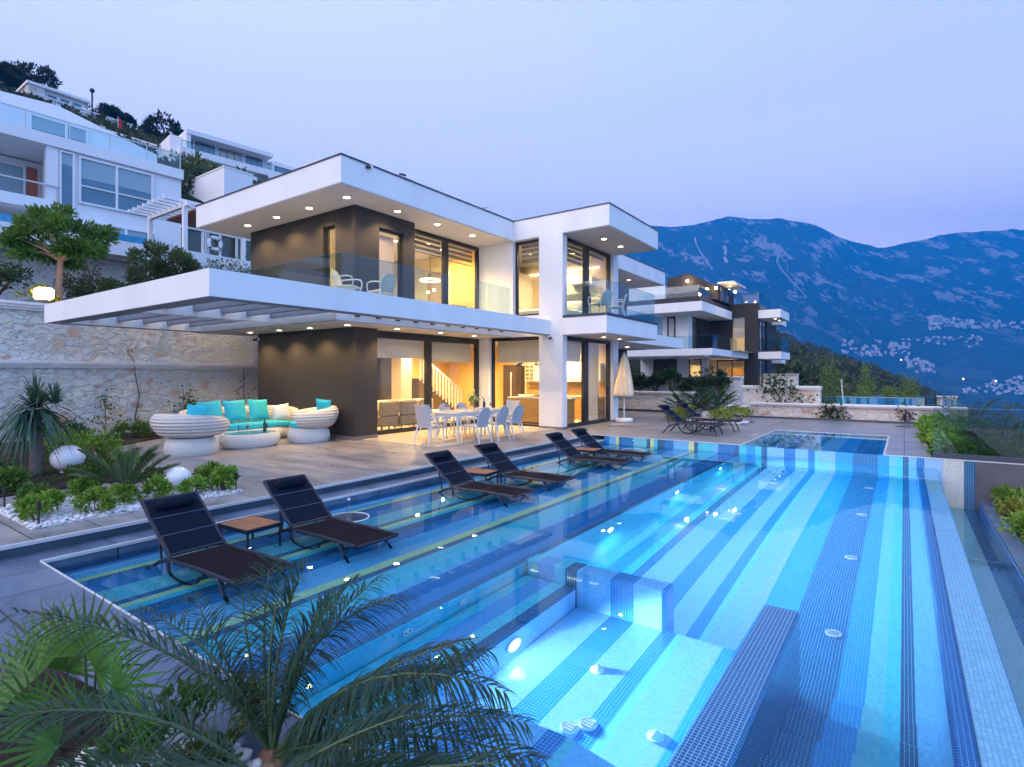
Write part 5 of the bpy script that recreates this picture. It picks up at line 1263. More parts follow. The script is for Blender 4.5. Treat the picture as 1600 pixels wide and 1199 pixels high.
U('balustrade_rail', trim, .05, .09, -14.5, -.1, 13.55, 13.6)
# white pergola and the white-railed terrace with the lifebuoy
t = thing('garden_pergola', 'white slatted pergola between the hillside villa and the flat roof', 'pergola', (-26.5, 12, 8.7)); t.rotation_euler = (0, 0, rad(0))
for yb_ in (10.9, 13.4): MB().box(-28., -24.2, yb_, yb_+.15, 8.72, 8.9).build('beam', wallw, t)
for k in range(8): MB().box(-28.2+k*.5, -28.1+k*.5, 10.2, 14.3, 8.91, 9.06).build('rafter', wallw, t)
for (x, y) in ((-27.8, 10.95), (-24.5, 10.95), (-24.5, 13.45), (-27.8, 13.45)): MB().box(x-.08, x+.08, y-.08, y+.08, 3.8, 8.719).build('post', wallw, t)
MB().box(-27., -24.4, 11.3, 13.3, 8.62, 8.7).build('ceiling', pm('terracotta_boards', (.38, .12, .07), .7, 0, .2, 3), t)
t = thing('terrace_rail', 'white-framed glass terrace rail seen under the corner of the flat roof', 'fence', (-24, 12.5, 6.4))
MB().box(-25.2, -24.9, 11.0, 16, 3.6, 7.0).build('wall', wallw, t)
for k in range(6): MB().box(-25., -24.92, 11.1+k*.75, 11.18+k*.75, 7.0, 7.95).build('post', wallw, t)
for k in range(5): MB().box(-24.975, -24.96, 11.2+k*.75, 11.83+k*.75, 7.03, 7.88).build('glass_panel', bal_m, t)
MB().box(-25.02, -24.9, 11., 15, 7.95, 8.02).build('top_rail', wallw, t)
lb = thing('lifebuoy', 'white lifebuoy ring hanging on the glass terrace rail', 'lifebuoy', (-24.8, 12.3, 7.5))
MB().tube([(-24.85, 12.35+.26*math.cos(a*PI/14), 7.5+.26*math.sin(a*PI/14)) for a in range(29)], .085, 10, False).build('ring', whitep, lb, True)
for k in range(4):
    a = PI/4+k*PI/2; MB().tube([(-24.85, 12.35+.26*math.cos(a-.1), 7.5+.26*math.sin(a-.1)), (-24.85, 12.35+.26*math.cos(a+.1), 7.5+.26*math.sin(a+.1))], .092, 10).build('strap', framem, lb, True)
t = thing('garden_block', 'plain pale rendered block rising behind the flat roof', 'building', (-44.5, 24, 14)); MB().box(-50, -43.2, 22.2, 24.5, 12, 17.9).build('wall', wallw, t); MB().box(-50.05, -43.15, 22.15, 24.55, 17.9, 18.0).build('capping', corn, t); MB().box(-49, -43.1, 24.5, 32, 12, 17.2).build('wall', wallw, t)
t = thing('white_rail', 'white slatted rail on the terrace behind the flat roof', 'fence', (-45, 30, 18)); MB().box(-44, -43.9, 26.3, 31, 17.3, 17.36).box(-44, -43.9, 26.3, 31, 18.5, 18.58).build('rail', wallw, t)
for k in range(20): MB().box(-43.98, -43.92, 26.4+k*.24, 26.5+k*.24, 17.36, 18.5).build('slat', wallw, t)
# white modern house higher up
mw = thing('upper_white_house', 'white flat-roofed house with a long row of dark framed windows high on the slope', 'house', (-65.24, 39.55, 0), rad(-8))
def Mw(name, mat, *a, parent=None): return MB().box(*a).build(name, mat, parent or mw, loc=False)
Mw('wall', wallw, -9, -1.6, -10.9, 6, 24, 29.2); Mw('roof', wallw, -9, .1, -9.7, .1, 29.18, 29.7); Mw('side_wall', wallw, -9, .0, -9.7, -9.25, 26.8, 29.17); Mw('balcony_slab', wallw, -1.59, .15, -10.4, 6, 26.75, 27.5)
Mw('floor_slab', wallw, -1.59, .4, -10.6, -2, 25.6, 26.1); Mw('penthouse', wallw, -8, -3, -7.2, -2.6, 29.71, 30.2); Mw('penthouse_roof', wallw, -8, -2.6, -7.4, -2.4, 30.2, 30.4); Mw('wing', wallw, -9, -.4, .11, 7, 24, 28.9)
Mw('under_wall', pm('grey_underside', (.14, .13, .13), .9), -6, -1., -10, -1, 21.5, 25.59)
warmg = pm('peach_reflecting_glass', (.55, .36, .28), .1, 0, .2, 1., 0, 60, .8)
for (a, b_, mt) in ((-9.0, -8.6, blueg), (-8.3, -6.2, blueg), (-5.7, -3.1, warmg), (-2.6, -.6, blueg)):
    f = Mw('window', framem, -1.6, -1.5, a, b_, 27.51, 29.1); n_ = 3 if b_-a > 1.5 else 1
    for k in range(n_): Mw('pane', mt, -1.49, -1.47, a+.06+(b_-a)/n_*k, a-.06+(b_-a)/n_*(k+1), 27.6, 29.0, parent=f)
f = Mw('window', framem, -.4, -.35, .5, 3, 27.2, 28.4); Mw('pane', blueg, -.34, -.33, .6, 2.9, 27.3, 28.3, parent=f)
f = Mw('window', framem, -1.6, -1.5, -8.5, -2.2, 26.15, 26.7); Mw('pane', warmg, -1.49, -1.47, -8.4, -2.3, 26.2, 26.65, parent=f)
for k in range(2): Mw('roof_window', framem, -2.99, -2.95, -5.6+k*1.5, -4.6+k*1.5, 29.8, 30.1)
for k in range(7): Mw('balustrade_panel', bal_m, .12, .14, -10.3+k*1.5, -8.85+k*1.5, 27.5, 28.2)
Mw('balustrade_rail', framem, .1, .16, -10.3, .1, 28.2, 28.25)
for (x, y, z, wd, lab) in ((-62, 46, 29.2, 2.2, 'small white roof block peeping over the flat roof, nearer the white house'), (-62, 50.5, 29.8, 1.8, 'small white roof block peeping over the flat roof, farthest right')):
    t = thing('hill_block', lab, 'building', (x, y, 20)); MB().box(x-3, x+1, y-wd, y+wd, 20, z).build('wall', wallw, t); MB().box(x-3.1, x+1.1, y-wd-.1, y+wd+.1, z, z+.2).build('capping', corn, t)
# stone house with balustrades at the top of the slope
sh = thing('stone_house', 'pale stone house with white balustrades at the top of the slope', 'house', (-108, 27, 38)); shm = rubble('ashlar', 1.2, (1.1, 1.08, 1.08))
MB().box(-116, -109., 26.2, 28.2, 34, 46.2).box(-116, -108.4, 28.2, 40, 34, 43.6).build('wall', shm, sh); MB().box(-116.2, -108.8, 26., 34, 46.2, 46.6).build('roof', corn, sh)
MB().box(-116, -109.6, 28.3, 33.5, 43.6, 46.2).build('wall', wallw, sh)
for k in range(3): f = MB().box(-109.62, -109.55, 28.6+k*1.6, 29.9+k*1.6, 44.6, 45.8).build('window', wallw, sh); MB().box(-109.54, -109.5, 28.7+k*1.6, 29.8+k*1.6, 44.7, 45.7).build('pane', blueg, f)
for k in range(30): MB().lathe([(.13, 43.6), (.2, 43.9), (.1, 44.3), (.13, 44.6)], (-108.6, 28.4+k*.39), 6).build('baluster', wallw, sh)
MB().box(-108.8, -108.4, 28.2, 40.1, 44.6, 44.8).box(-108.85, -108.35, 28.2, 40.2, 43.3, 43.6).build('handrail', corn, sh)
MB().box(-108.3, -107.9, 30, 40, 39.6, 40).box(-108.3, -107.9, 30, 40, 36.5, 36.9).build('string_course', corn, sh)
t = thing('garden_lamp', 'black lamp post in front of the stone house on the slope', 'lamp', (-100, 31.5, 38)); MB().tube([(-100, 31.5, 36), (-100, 31.5, 44.3)], .12, 8).build('post', framem, t); MB().ball((-100, 31.5, 44.6), .35, 8).build('lantern', framem, t)
t = thing('stone_balustrade', 'row of white balusters standing on the scrubby slope above the blue-windowed villa', 'balustrade', (-70, 28, 28))
for k in range(16): MB().lathe([(.1, 27.6), (.16, 27.9), (.08, 28.3), (.1, 28.6)], (-72, 24+k*.42), 6).build('baluster', wallw, t)
MB().box(-72.2, -71.8, 23.6, 30.9, 28.6, 28.8).box(-72.3, -71.7, 23.6, 30.9, 26.8, 27.6).box(-72.3, -71.7, 23.3, 23.8, 26.8, 29.0).box(-72.3, -71.7, 30.7, 31.2, 26.8, 29.0).build('rail', corn, t)
t = thing('red_flag', 'red flag hanging from a pole on the scrubby slope', 'flag', (-80, 27.9, 30)); MB().tube([(-80, 27.9, 29.5), (-80, 27.9, 33.9)], .03, 6).build('pole', trim, t); mb = MB()
vs = []; 
for j in range(7):
    for i in range(4): vs.append((-80+.03*math.sin(j+i), 27.93+.13*i+.03*math.sin(j*1.3), 33.8-.2*j-.07*i))
mb.add(vs, [(j*4+i, j*4+i+1, j*4+i+5, j*4+i+4) for j in range(6) for i in range(3)]).build('cloth', pm('flag_red', (.55, .02, .03), .8), t)
# ------------------------------------------------------------------ beds and pebbles
struct('planting_soil', MB().prism([(-18.19, -4), (-10.2, -4), (-10.2, 3.9), (-11.6, 4.2), (-13.5, 4.3), (-14.8, 4.7), (-16., 6.3), (-16.6, 7.4), (-16.8, 9.1), (-18.19, 9.1)], .004, .03), soilm)
struct('deck_bed_soil', MB().prism([(.5, 14.6), (1.0, 14.6), (1.0, 23.9), (.5, 23.9)], -.3, .0).box(1.0, 7, 14.6, 30, -2., -.75), soilm)
struct('far_bed', MB().prism([(-7.0, 20.4), (-4.6, 19.9), (-4.4, 21.3), (-6.9, 21.9)], .002, .02), soilm)
pebm = pm('white_pebble', (.66, .66, .67), .65, 0, .22, 14)
def pebbles(name, poly, z, n, s0, s1, seed):
    g = np.random.default_rng(seed); xs_ = [p[0] for p in poly]; ys_ = [p[1] for p in poly]
    ico = np.array([(0, 0, 1), (.894, 0, .447), (.276, .851, .447), (-.724, .526, .447), (-.724, -.526, .447), (.276, -.851, .447), (.724, .526, -.447), (-.276, .851, -.447), (-.894, 0, -.447), (-.276, -.851, -.447), (.724, -.526, -.447), (0, 0, -1)])
    fi = np.array([(0,1,2),(0,2,3),(0,3,4),(0,4,5),(0,5,1),(1,6,2),(2,7,3),(3,8,4),(4,9,5),(5,10,1),(2,6,7),(3,7,8),(4,8,9),(5,9,10),(1,10,6),(11,7,6),(11,8,7),(11,9,8),(11,10,9),(11,6,10)])
    def inside(x, y):
        c = False; j = len(poly)-1
        for i in range(len(poly)):
            if (poly[i][1] > y) != (poly[j][1] > y) and x < (poly[j][0]-poly[i][0])*(y-poly[i][1])/(poly[j][1]-poly[i][1])+poly[i][0]: c = not c
            j = i
        return c
    out = []
    while len(out) < n:
        x, y = g.uniform(min(xs_), max(xs_)), g.uniform(min(ys_), max(ys_))
        if not inside(x, y): continue
        s = g.uniform(s0, s1); sc = np.array([s*g.uniform(.8, 1.4), s*g.uniform(.8, 1.2), s*.65]); a = g.uniform(0, 6.28)
        v = ico*sc*(1+g.normal(size=(12, 1))*.09); R_ = np.array([[math.cos(a), -math.sin(a), 0], [math.sin(a), math.cos(a), 0], [0, 0, 1]])
        out.append((v@R_.T+np.array([x, y, z+g.uniform(0, s)]), fi))
    V, F = cat(out); o = mk(name, V, F, pebm, None, False); return tag(o, None, None, None, 'stuff')
BED1 = [(-9.3, 1.9), (-7.8, 1.9), (-7.8, 4.28), (-9.3, 4.5)]
struct('pebble_bed_base', MB().prism(BED1, .002, .012), pebm); pebbles('white_pebbles', BED1, .01, 2600, .016, .034, 1)
BED2 = [(-3.2, -.1), (-1.9, -.1), (-1.75, 1.35), (-2.6, 1.42), (-3.1, 1.3)]
struct('near_bed_base', MB().prism(BED2, -.119, -.11), pebm); struct('near_soil', MB().prism([(-4.6, -.1), (-3.201, -.1), (-3.101, 1.3), (-4.3, 1.15)], -.119, -.105), soilm); pebbles('near_pebbles', BED2, -.11, 1100, .018, .042, 2)
pebbles('far_pebbles', [(-7.0, 20.3), (-4.5, 19.8), (-4.4, 20.6), (-6.9, 21.)], .02, 500, .03, .06, 3)

# ------------------------------------------------------------------ shrubs
G_BRIGHT = leafmat('bright_shrub_leaf', [(.06, .16, .015), (.13, .28, .03), (.22, .40, .05), (.34, .48, .07)], .4)
G_DARK = leafmat('dark_shrub_leaf', [(.012, .035, .014), (.025, .06, .02), (.045, .09, .03), (.06, .11, .04)], .4)
G_MID = leafmat('mid_green_leaf', [(.02, .07, .015), (.045, .13, .02), (.08, .19, .03), (.12, .25, .04)], .4)
G_OLIVE = leafmat('olive_leaf', [(.02, .04, .02), (.04, .075, .035), (.075, .11, .055), (.11, .14, .08)], .5)
G_PURP = leafmat('purple_leaf', [(.03, .008, .02), (.07, .015, .045), (.12, .03, .08), (.03, .05, .02)], .5)
G_YEL = leafmat('yellow_green_leaf', [(.10, .15, .02), (.22, .28, .04), (.38, .40, .06), (.5, .48, .10)], .45)
G_PINE = leafmat('pine_leaf', [(.006, .014, .009), (.014, .028, .016), (.024, .042, .022)], .7, .08)
barkm = pm('brown_bark', (.13, .085, .055), .9, 0, .35, 8, .8, 22, .2, (1, 1, .3), .02); palebark = pm('pale_bark', (.42, .26, .17), .85, 0, .25, 8, .6, 25, .2, (1, 1, .3), .012)
def shrub(name, lab, x, y, z, r, h, mat, seed, n=700, L=.07, W=.035, group=None, catg='shrub', ncl=12):
    t = thing(name, lab, catg, (x, y, z), 0, group); g = np.random.default_rng(seed)
    (v, f), cc = clumps((x, y, z+h*.52), r, r, h*.5, ncl, n, r*.42, seed, -.5, L=L, W=W); v[:, 2] = np.maximum(v[:, 2], z+.005)
    mk('foliage', v, f, mat, t)
    mb = MB()
    for c in cc[::2]: mb.tube([(x+g.normal()*.02, y+g.normal()*.02, z), (x+(c[0]-x)*.4, y+(c[1]-y)*.4, z+h*.3), tuple(c)], [.012*h/.4, .009*h/.4, .003], 5)
    mb.build('stems', barkm, t); return t
B1 = [(-8.16, 2.02, .20, .30, 'bright green shrub at the corner of the pebble bed nearest the step'), (-8.45, 2.15, .25, .34, 'bright green shrub at the near end of the pebble bed, behind the corner shrub'), (-8.87, 2.2, .22, .32, 'bright green shrub at the back left of the pebble bed'), (-7.98, 2.55, .22, .32, 'bright green shrub at the front of the pebble bed, second from the corner'), (-8.9, 2.74, .22, .34, 'bright green shrub left of the cycad in the pebble bed'), (-8.3, 2.95, .24, .26, 'low yellowish shrub right in front of the cycad in the pebble bed'),
      (-8.2, 3.35, .20, .32, 'bright green shrub just in front of the small garden globe'), (-8.05, 3.72, .21, .32, 'bright green shrub right of the small garden globe'), (-8.6, 4.2, .20, .36, 'bright green shrub behind the small garden globe'), (-8.1, 4.15, .19, .34, 'bright green shrub at the far corner of the pebble bed, left one'), (-7.95, 4.1, .18, .38, 'bright green shrub at the far corner of the pebble bed, right one'), (-9.25, 3.6, .24, .3, 'dark green shrub in the pebbles behind the cycad')]
for i, (x, y, r, h, lab) in enumerate(B1): shrub('garden_shrub', lab, x, y, .01, r*.78, h*.9, G_BRIGHT if i not in (2, 11) else G_MID, 20+i, 620, .06, .03, 'shrubs in the pebble bed')
B2 = [(-10.6, 2.3, .26, .26, 'mounded green shrub at the edge of the soil bed nearest the step'), (-10.75, 3.3, .2, .2, 'green shrub in the soil bed left of the cycad'), (-11.0, 3.95, .24, .26, 'green shrub in the soil bed behind the cycad'), (-13.6, 4.0, .5, .5, 'bright green shrub beside the big garden globe'), (-12.6, 4.1, .42, .42, 'bright green shrub behind the big garden globe, nearer the paving'), (-11.9, 2.2, .3, .3, 'green shrub at the foot of the spiky tree'), (-15.2, 4.2, .5, .55, 'dark green shrub against the stone wall behind the spiky tree'), (-16.9, 6.2, .42, .38, 'dark green shrub at the foot of the stone wall, nearer the spiky tree'), (-17.3, 7.6, .4, .36, 'dark green shrub at the foot of the stone wall, nearer the wicker sofas'), (-11.6, .9, .4, .4, 'green shrub at the left edge of the picture in the soil bed')]
for i, (x, y, r, h, lab) in enumerate(B2): shrub('garden_shrub', lab, x, y, .02, r, h, (G_MID, G_MID, G_BRIGHT, G_BRIGHT, G_BRIGHT, G_MID, G_DARK, G_MID, G_MID, G_MID)[i], 50+i, 800, .08, .04, 'shrubs in the soil bed')
g_ = np.random.default_rng(77); P = np.stack([g_.uniform(-17.5, -10.3, 2600), g_.uniform(-1, 4.0, 2600), np.full(2600, .03)], 1); v, f = leaf_arrays(P, g_.normal(size=(2600, 3))*.5+np.array([0, 0, 1]), .08, .035); tag(mk('ground_cover', v, f, G_DARK, None), None, None, None, 'stuff')
for i, (x, y, r, h, lab) in enumerate(((-6.6, 20.2, .38, .5, 'yellow green shrub at the left foot of the far cycads'), (-5.2, 20.0, .4, .45, 'yellow green shrub at the right foot of the far cycads'), (-4.75, 20.7, .38, .55, 'yellow green shrub at the far right of the far cycads'), (-6.9, 19.9, .26, .4, 'yellow green shrub behind the backrest of the nearer dry lounger'))): shrub('garden_shrub', lab, x, y, .01, r, h, G_YEL, 70+i, 500, .1, .05, 'yellow shrubs on the far deck')
for i in range(7):
    y = 15.1+i*1.15; shrub('garden_shrub', 'green shrub in the strip at the right end of the deck, %s from the pool' % ('first', 'second', 'third', 'fourth', 'fifth', 'sixth', 'last')[i], .74, y, -.02, .34, .42, G_BRIGHT, 90+i, 520, .11, .06, 'shrubs along the right end of the deck')
for i in range(7):
    y = 7.2+i*1.1; shrub('garden_shrub', 'yellow green shrub in the planting strip beyond the overflow channel, %s the slate wall' % ('farthest from', 'sixth from', 'fifth from', 'fourth from', 'third from', 'second from', 'closest to')[i], 1.72, y, -.86, .36, .42, G_YEL if i % 2 else G_BRIGHT, 110+i, 620, .09, .045, 'shrubs in the planting strip')

# ------------------------------------------------------------------ palms and spiky plants
def frond(p0, p1, p2, n, Ll, wd, droop, fwd=.75, vee=.35, start=.18, jitter=.12, seed=1):
    """feather leaf: arching stalk with narrow leaflets on both sides"""
    g = np.random.default_rng(seed); path = bez(p0, p1, p2, 40); T = unit(np.gradient(path, axis=0))
    out = []
    ts = np.repeat(np.linspace(start, .995, n), 2); side = np.tile([1., -1.], n); ts = np.clip(ts+g.normal(size=2*n)*.004, 0, 1)
    ii = np.clip((ts*39).astype(int), 0, 39); P = path[ii]; D = T[ii]
    sd = unit(np.cross(D, np.array([0, 0, 1.])+1e-4)); up = np.cross(sd, D)
    prof = np.sin(np.clip((ts-start)/(1-start), 0, 1)*PI*.86+.28)**.7
    dr = sd*side[:, None]+D*(fwd*(.55+.75*ts))[:, None]+up*vee+g.normal(size=(2*n, 3))*jitter; dr = unit(dr)
    L = Ll*prof*g.uniform(.85, 1.1, 2*n); k = 5; s = np.linspace(0, 1, k)
    paths = P[:, None]+dr[:, None]*L[:, None, None]*s[None, :, None]; paths[:, :, 2] -= (droop*L[:, None]*s[None]**2)
    w = wd*np.array([.55, 1., .9, .6, .05])[None]*g.uniform(.8, 1.15, (2*n, 1))
    v, f = strip(paths, w, nrm=None); return (v, f), path
palm_fr = leafmat('phoenix_leaflet', [(.005, .028, .022), (.009, .045, .034), (.016, .065, .045), (.028, .085, .045), (.05, .06, .03)], .4, .2)
fan_l = leafmat('fan_palm_blade', [(.025, .10, .02), (.05, .17, .03), (.09, .24, .04), (.05, .14, .035)], .4, .3)
cyc_l = leafmat('cycad_leaflet', [(.012, .045, .014), (.03, .085, .02), (.05, .12, .03)], .35, .1)
stalkm = pm('palm_stalk', (.045, .085, .03), .5, 0, .25, 5); brownst = pm('dry_palm_boot', (.20, .12, .07), .9, 0, .3, 10, .5, 30)
def cycad(name, lab, x, y, z, n, L, seed, grp=None, base_h=.12):
    t = thing(name, lab, 'cycad', (x, y, z), 0, grp); g = np.random.default_rng(seed)
    MB().lathe([(.11, z), (.13, z+.04), (.12, z+base_h), (.05, z+base_h+.04)], (x, y), 14, lambda a, q: 1+.08*math.sin(9*a+30*q)).build('trunk', brownst, t)
    for i in range(n):
        a = i*2.399+g.normal()*.1; e = rad(78-62*((i+.5)/n)**.8); l = L*g.uniform(.85, 1.1); c_, s_ = math.cos(a), math.sin(a)
        p0 = np.array([x+.03*c_, y+.03*s_, z+base_h]); p1 = p0+np.array([c_*math.cos(e), s_*math.cos(e), math.sin(e)])*l*.6; p2 = p0+np.array([c_*l*.62*(math.cos(e)+.35), s_*l*.62*(math.cos(e)+.35), l*(math.sin(e)*.85-.05)])
        (v, f), path = frond(p0, p1, p2, 34, L*.21, .013*L/.8, .15, .9, .5, .2, .04, seed*50+i); o = mk('frond', v, f, cyc_l, t)
        MB().tube([tuple(q) for q in path[::6]], [.010, .009, .008, .007, .005, .004, .003], 5).build('stalk', stalkm, o)
    return t
cycad('cycad', 'squat cycad with stiff feathery leaves in the white pebbles on the left', -8.92, 3.2, .01, 22, .80, 3)
cycad('cycad', 'left one of the two cycads on the far deck', -6.75, 21.2, .01, 22, 1.25, 4, 'cycads on the far deck', .2); cycad('cycad', 'right one of the two cycads on the far deck', -5.85, 21.1, .01, 24, 1.35, 5, 'cycads on the far deck', .25)
def strapleaf(x, y, z, n, L, wd, seed, emin=-30, emax=85, droop=1.0):
    g = np.random.default_rng(seed); k = 9; s = np.linspace(0, 1, k); a = g.uniform(0, 2*PI, n); e = np.radians(g.uniform(emin, emax, n)); l = L*g.uniform(.7, 1.1, n)
    d = np.stack([np.cos(a)*np.cos(e), np.sin(a)*np.cos(e), np.sin(e)], 1); p = np.array([x, y, z])+d*.05
    paths = p[:, None]+d[:, None]*(l[:, None]*s[None])[..., None]; paths[:, :, 2] -= droop*l[:, None]*(s[None]**2.1)*np.cos(e*.8)[:, None]
    w = wd*np.array([.7, 1, 1, .95, .85, .7, .5, .3, .04])[None]*np.ones((n, 1)); return strip(paths, w)
drac = leafmat('spiky_strap_leaf', [(.014, .05, .035), (.03, .085, .055), (.05, .12, .08), (.08, .16, .11)], .38, .12)
t = thing('spiky_tree', 'spiky tree with a mop of long drooping strap leaves on the left', 'tree', (-11.86, 2.95, 0))
MB().tube([(-11.86, 2.95, 0), (-11.85, 2.96, .4), (-11.88, 2.94, .95), (-11.86, 2.95, 1.12)], [.10, .09, .08, .07], 14).build('trunk', pm('grey_bark', (.17, .14, .115), .9, 0, .3, 10, .8, 30, .2, (1, 1, 3.), .012), t, True)
v, f = cat([strapleaf(-11.86, 2.95, 1.12, 210, .82, .034, 3, -25, 88, .8), strapleaf(-11.9, 2.85, 1.0, 70, .7, .03, 4, -45, 30, .8), strapleaf(-11.7, 3.15, 1.2, 60, .5, .03, 6, 10, 85, .5)]); mk('crown', v, f, drac, t)

# the palms in the foreground, just left of the camera
def phoenix(name, lab, base, fr, seed, thick=.011, Ll=.27, n=66, wd=.0085):
    t = thing(name, lab, 'palm', base); mb = MB()
    MB().lathe([(.07, base[2]), (.09, base[2]+.04), (.075, base[2]+.12), (.03, base[2]+.17)], base[:2], 14, lambda a, q: 1+.12*math.sin(7*a+40*q)).build('trunk', brownst, t)
    for i, (p0, p1, p2, lf, dr) in enumerate(fr):
        (v, f), path = frond(p0, p1, p2, int(n*lf), Ll*min(1.1, lf), wd, dr, .8, .25, .16, .16, seed*40+i); o = mk('frond', v, f, palm_fr, t)
        q = [tuple(a) for a in path[::5]]; MB().tube(q, [thick*(1-.8*j/len(q)) for j in range(len(q))], 6).build('stalk', stalkm, o)
    return t
def at(px, py, d):
    u = (px-800)/864.8; return np.array([(-SN+CN*u)*d, (CN+SN*u)*d, CAMZ+(586-py)/864.8*d])
b0 = at(425, 1185, 2.6); A = lambda *p: at(*p)
phoenix('phoenix_palm', 'feathery palm at the bottom of the picture with upright central fronds', tuple(b0-np.array([0, 0, .12])), [
    (b0, A(400, 985, 2.75), A(425, 868, 3.0), .9, .3), (b0, A(420, 1000, 2.6), A(478, 876, 2.7), .9, .35), (b0, A(380, 1010, 2.7), A(378, 905, 2.85), .75, .3), (b0, A(440, 1010, 2.5), A(560, 900, 2.6), .95, .5), (b0, A(450, 960, 2.7), A(640, 930, 3.0), 1., .6),
    (b0, A(340, 990, 2.5), A(10, 955, 2.2), 1.25, .5), (b0, A(360, 1000, 2.6), A(210, 950, 2.7), .9, .45),
    (b0, A(560, 985, 2.35), A(800, 1085, 2.15), 1.2, .75), (b0, A(600, 1060, 2.45), A(770, 1015, 2.5), 1.05, .6), (b0, A(600, 1110, 2.3), A(850, 1190, 2.1), 1.05, .5), (b0, A(540, 1130, 2.2), A(700, 1215, 2.0), .95, .4), (b0, A(520, 1080, 2.5), A(690, 1050, 2.7), 1., .6),
    (b0, A(410, 1000, 2.6), A(445, 890, 2.75), .8, .3), (b0, A(460, 1010, 2.6), A(520, 930, 2.75), .9, .45), (b0, A(350, 1020, 2.7), A(300, 930, 2.9), .9, .4), (b0, A(570, 1030, 2.4), A(740, 1000, 2.35), 1.1, .7), (b0, A(620, 1090, 2.35), A(830, 1130, 2.2), 1.05, .6), (b0, A(470, 980, 2.8), A(600, 900, 3.0), .9, .5)], 3)
b1 = at(415, 1230, 2.1)
phoenix('phoenix_palm', 'second feathery palm nearest the camera, its long fronds reaching left across the fan palm', tuple(b1-np.array([0, 0, .1])), [
    (b1, A(250, 1060, 2.0), A(-30, 1130, 1.8), 1.2, .4), (b1, A(260, 1180, 1.9), A(40, 1215, 1.8), 1., .35),  (b1, A(560, 1180, 1.9), A(760, 1230, 1.75), 1., .4), (b1, A(330, 1160, 1.8), A(150, 1250, 1.6), .8, .3), (b1, A(520, 1150, 2.0), A(660, 1110, 2.0), .9, .4), (b1, A(600, 1200, 1.85), A(820, 1190, 1.8), .95, .5)], 7, .011, .22)
def fan(hub, ax, up, n, L, wd, seed, spread=135):
    g = np.random.default_rng(seed); ax = unit(np.asarray(ax, float)); sd = unit(np.cross(ax, up)); nrm = np.cross(sd, ax)
    a = np.radians(np.linspace(-spread, spread, n)); k = 5; s = np.linspace(0, 1, k)
    d = ax[None]*np.cos(a)[:, None]+sd[None]*np.sin(a)[:, None]+nrm[None]*(.18*np.abs(np.sin(a)))[:, None]; l = L*(1-.30*(np.abs(a)/a.max())**2)*g.uniform(.92, 1.05, n)
    paths = np.asarray(hub)[None, None]+d[:, None]*(l[:, None]*s[None])[..., None]; paths[:, :, 2] -= .10*l[:, None]*s[None]**3
    w = wd*np.array([.25, .95, 1., .6, .05])[None]*np.ones((n, 1)); return strip(paths, w, nrm)
fb = at(140, 1225, 2.9); t = thing('fan_palm', 'low fan palm with round pleated leaves in the bottom left corner', 'palm', tuple(fb))
MB().lathe([(.08, fb[2]-.05), (.1, fb[2]), (.06, fb[2]+.12)], tuple(fb[:2]), 12).build('trunk', brownst, t)
for i, (h, a_, L, n) in enumerate((((133, 1022, 2.9), (0.05, .05, 1), .36, 26), ((78, 1035, 3.1), (-.45, .1, .9), .36, 24), ((105, 1050, 3.0), (.1, .2, 1), .34, 22), ((55, 1060, 2.9), (-.8, -.1, .55), .38, 24), ((150, 1050, 2.8), (.75, .3, .6), .34, 22), ((175, 1075, 2.7), (.9, .3, .35), .36, 22), ((20, 1090, 2.9), (-.8, -.2, .3), .36, 22), ((120, 1110, 2.7), (.2, -.3, .8), .30, 20), ((60, 1120, 2.8), (-.5, -.5, .5), .30, 20), ((90, 1165, 2.6), (-.3, -.7, .3), .28, 18), ((210, 1120, 2.6), (.8, .1, .5), .28, 18))):
    n = n-6; L *= 1.12; hub = at(*h); v, f = fan(hub, a_, np.array([SN, -CN, .35]), n, L, .019, 30+i, (92, 95, 80, 88, 85, 78, 88, 75, 75, 75, 70)[i]); o = mk('fan_leaf', v, f, fan_l, t)
    MB().tube([tuple(fb+np.array([0, 0, .05])), tuple((fb+hub)/2+np.array([0, 0, .05])), tuple(hub)], [.011, .008, .006], 6).build('leaf_stalk', stalkm, o)
for i, (px, py, d, r, h, lab) in enumerate(((300, 1100, 2.75, .17, .26, 'dark green shrub between the fan palm and the feathery palm'), (385, 1120, 2.85, .10, .2, 'small yellow green shrub just left of the upright palm fronds'), (330, 1170, 2.5, .12, .14, 'low dark shrub in the near pebbles under the palms'), (205, 1160, 2.6, .12, .14, 'low green shrub in the near pebbles beside the fan palm'))):
    p = at(px, py, d); shrub('garden_shrub', lab, p[0], p[1], -.11, r, h, (G_MID, G_YEL, G_DARK, G_MID)[i], 130+i, 420, .045, .022, 'small shrubs in the near pebbles')

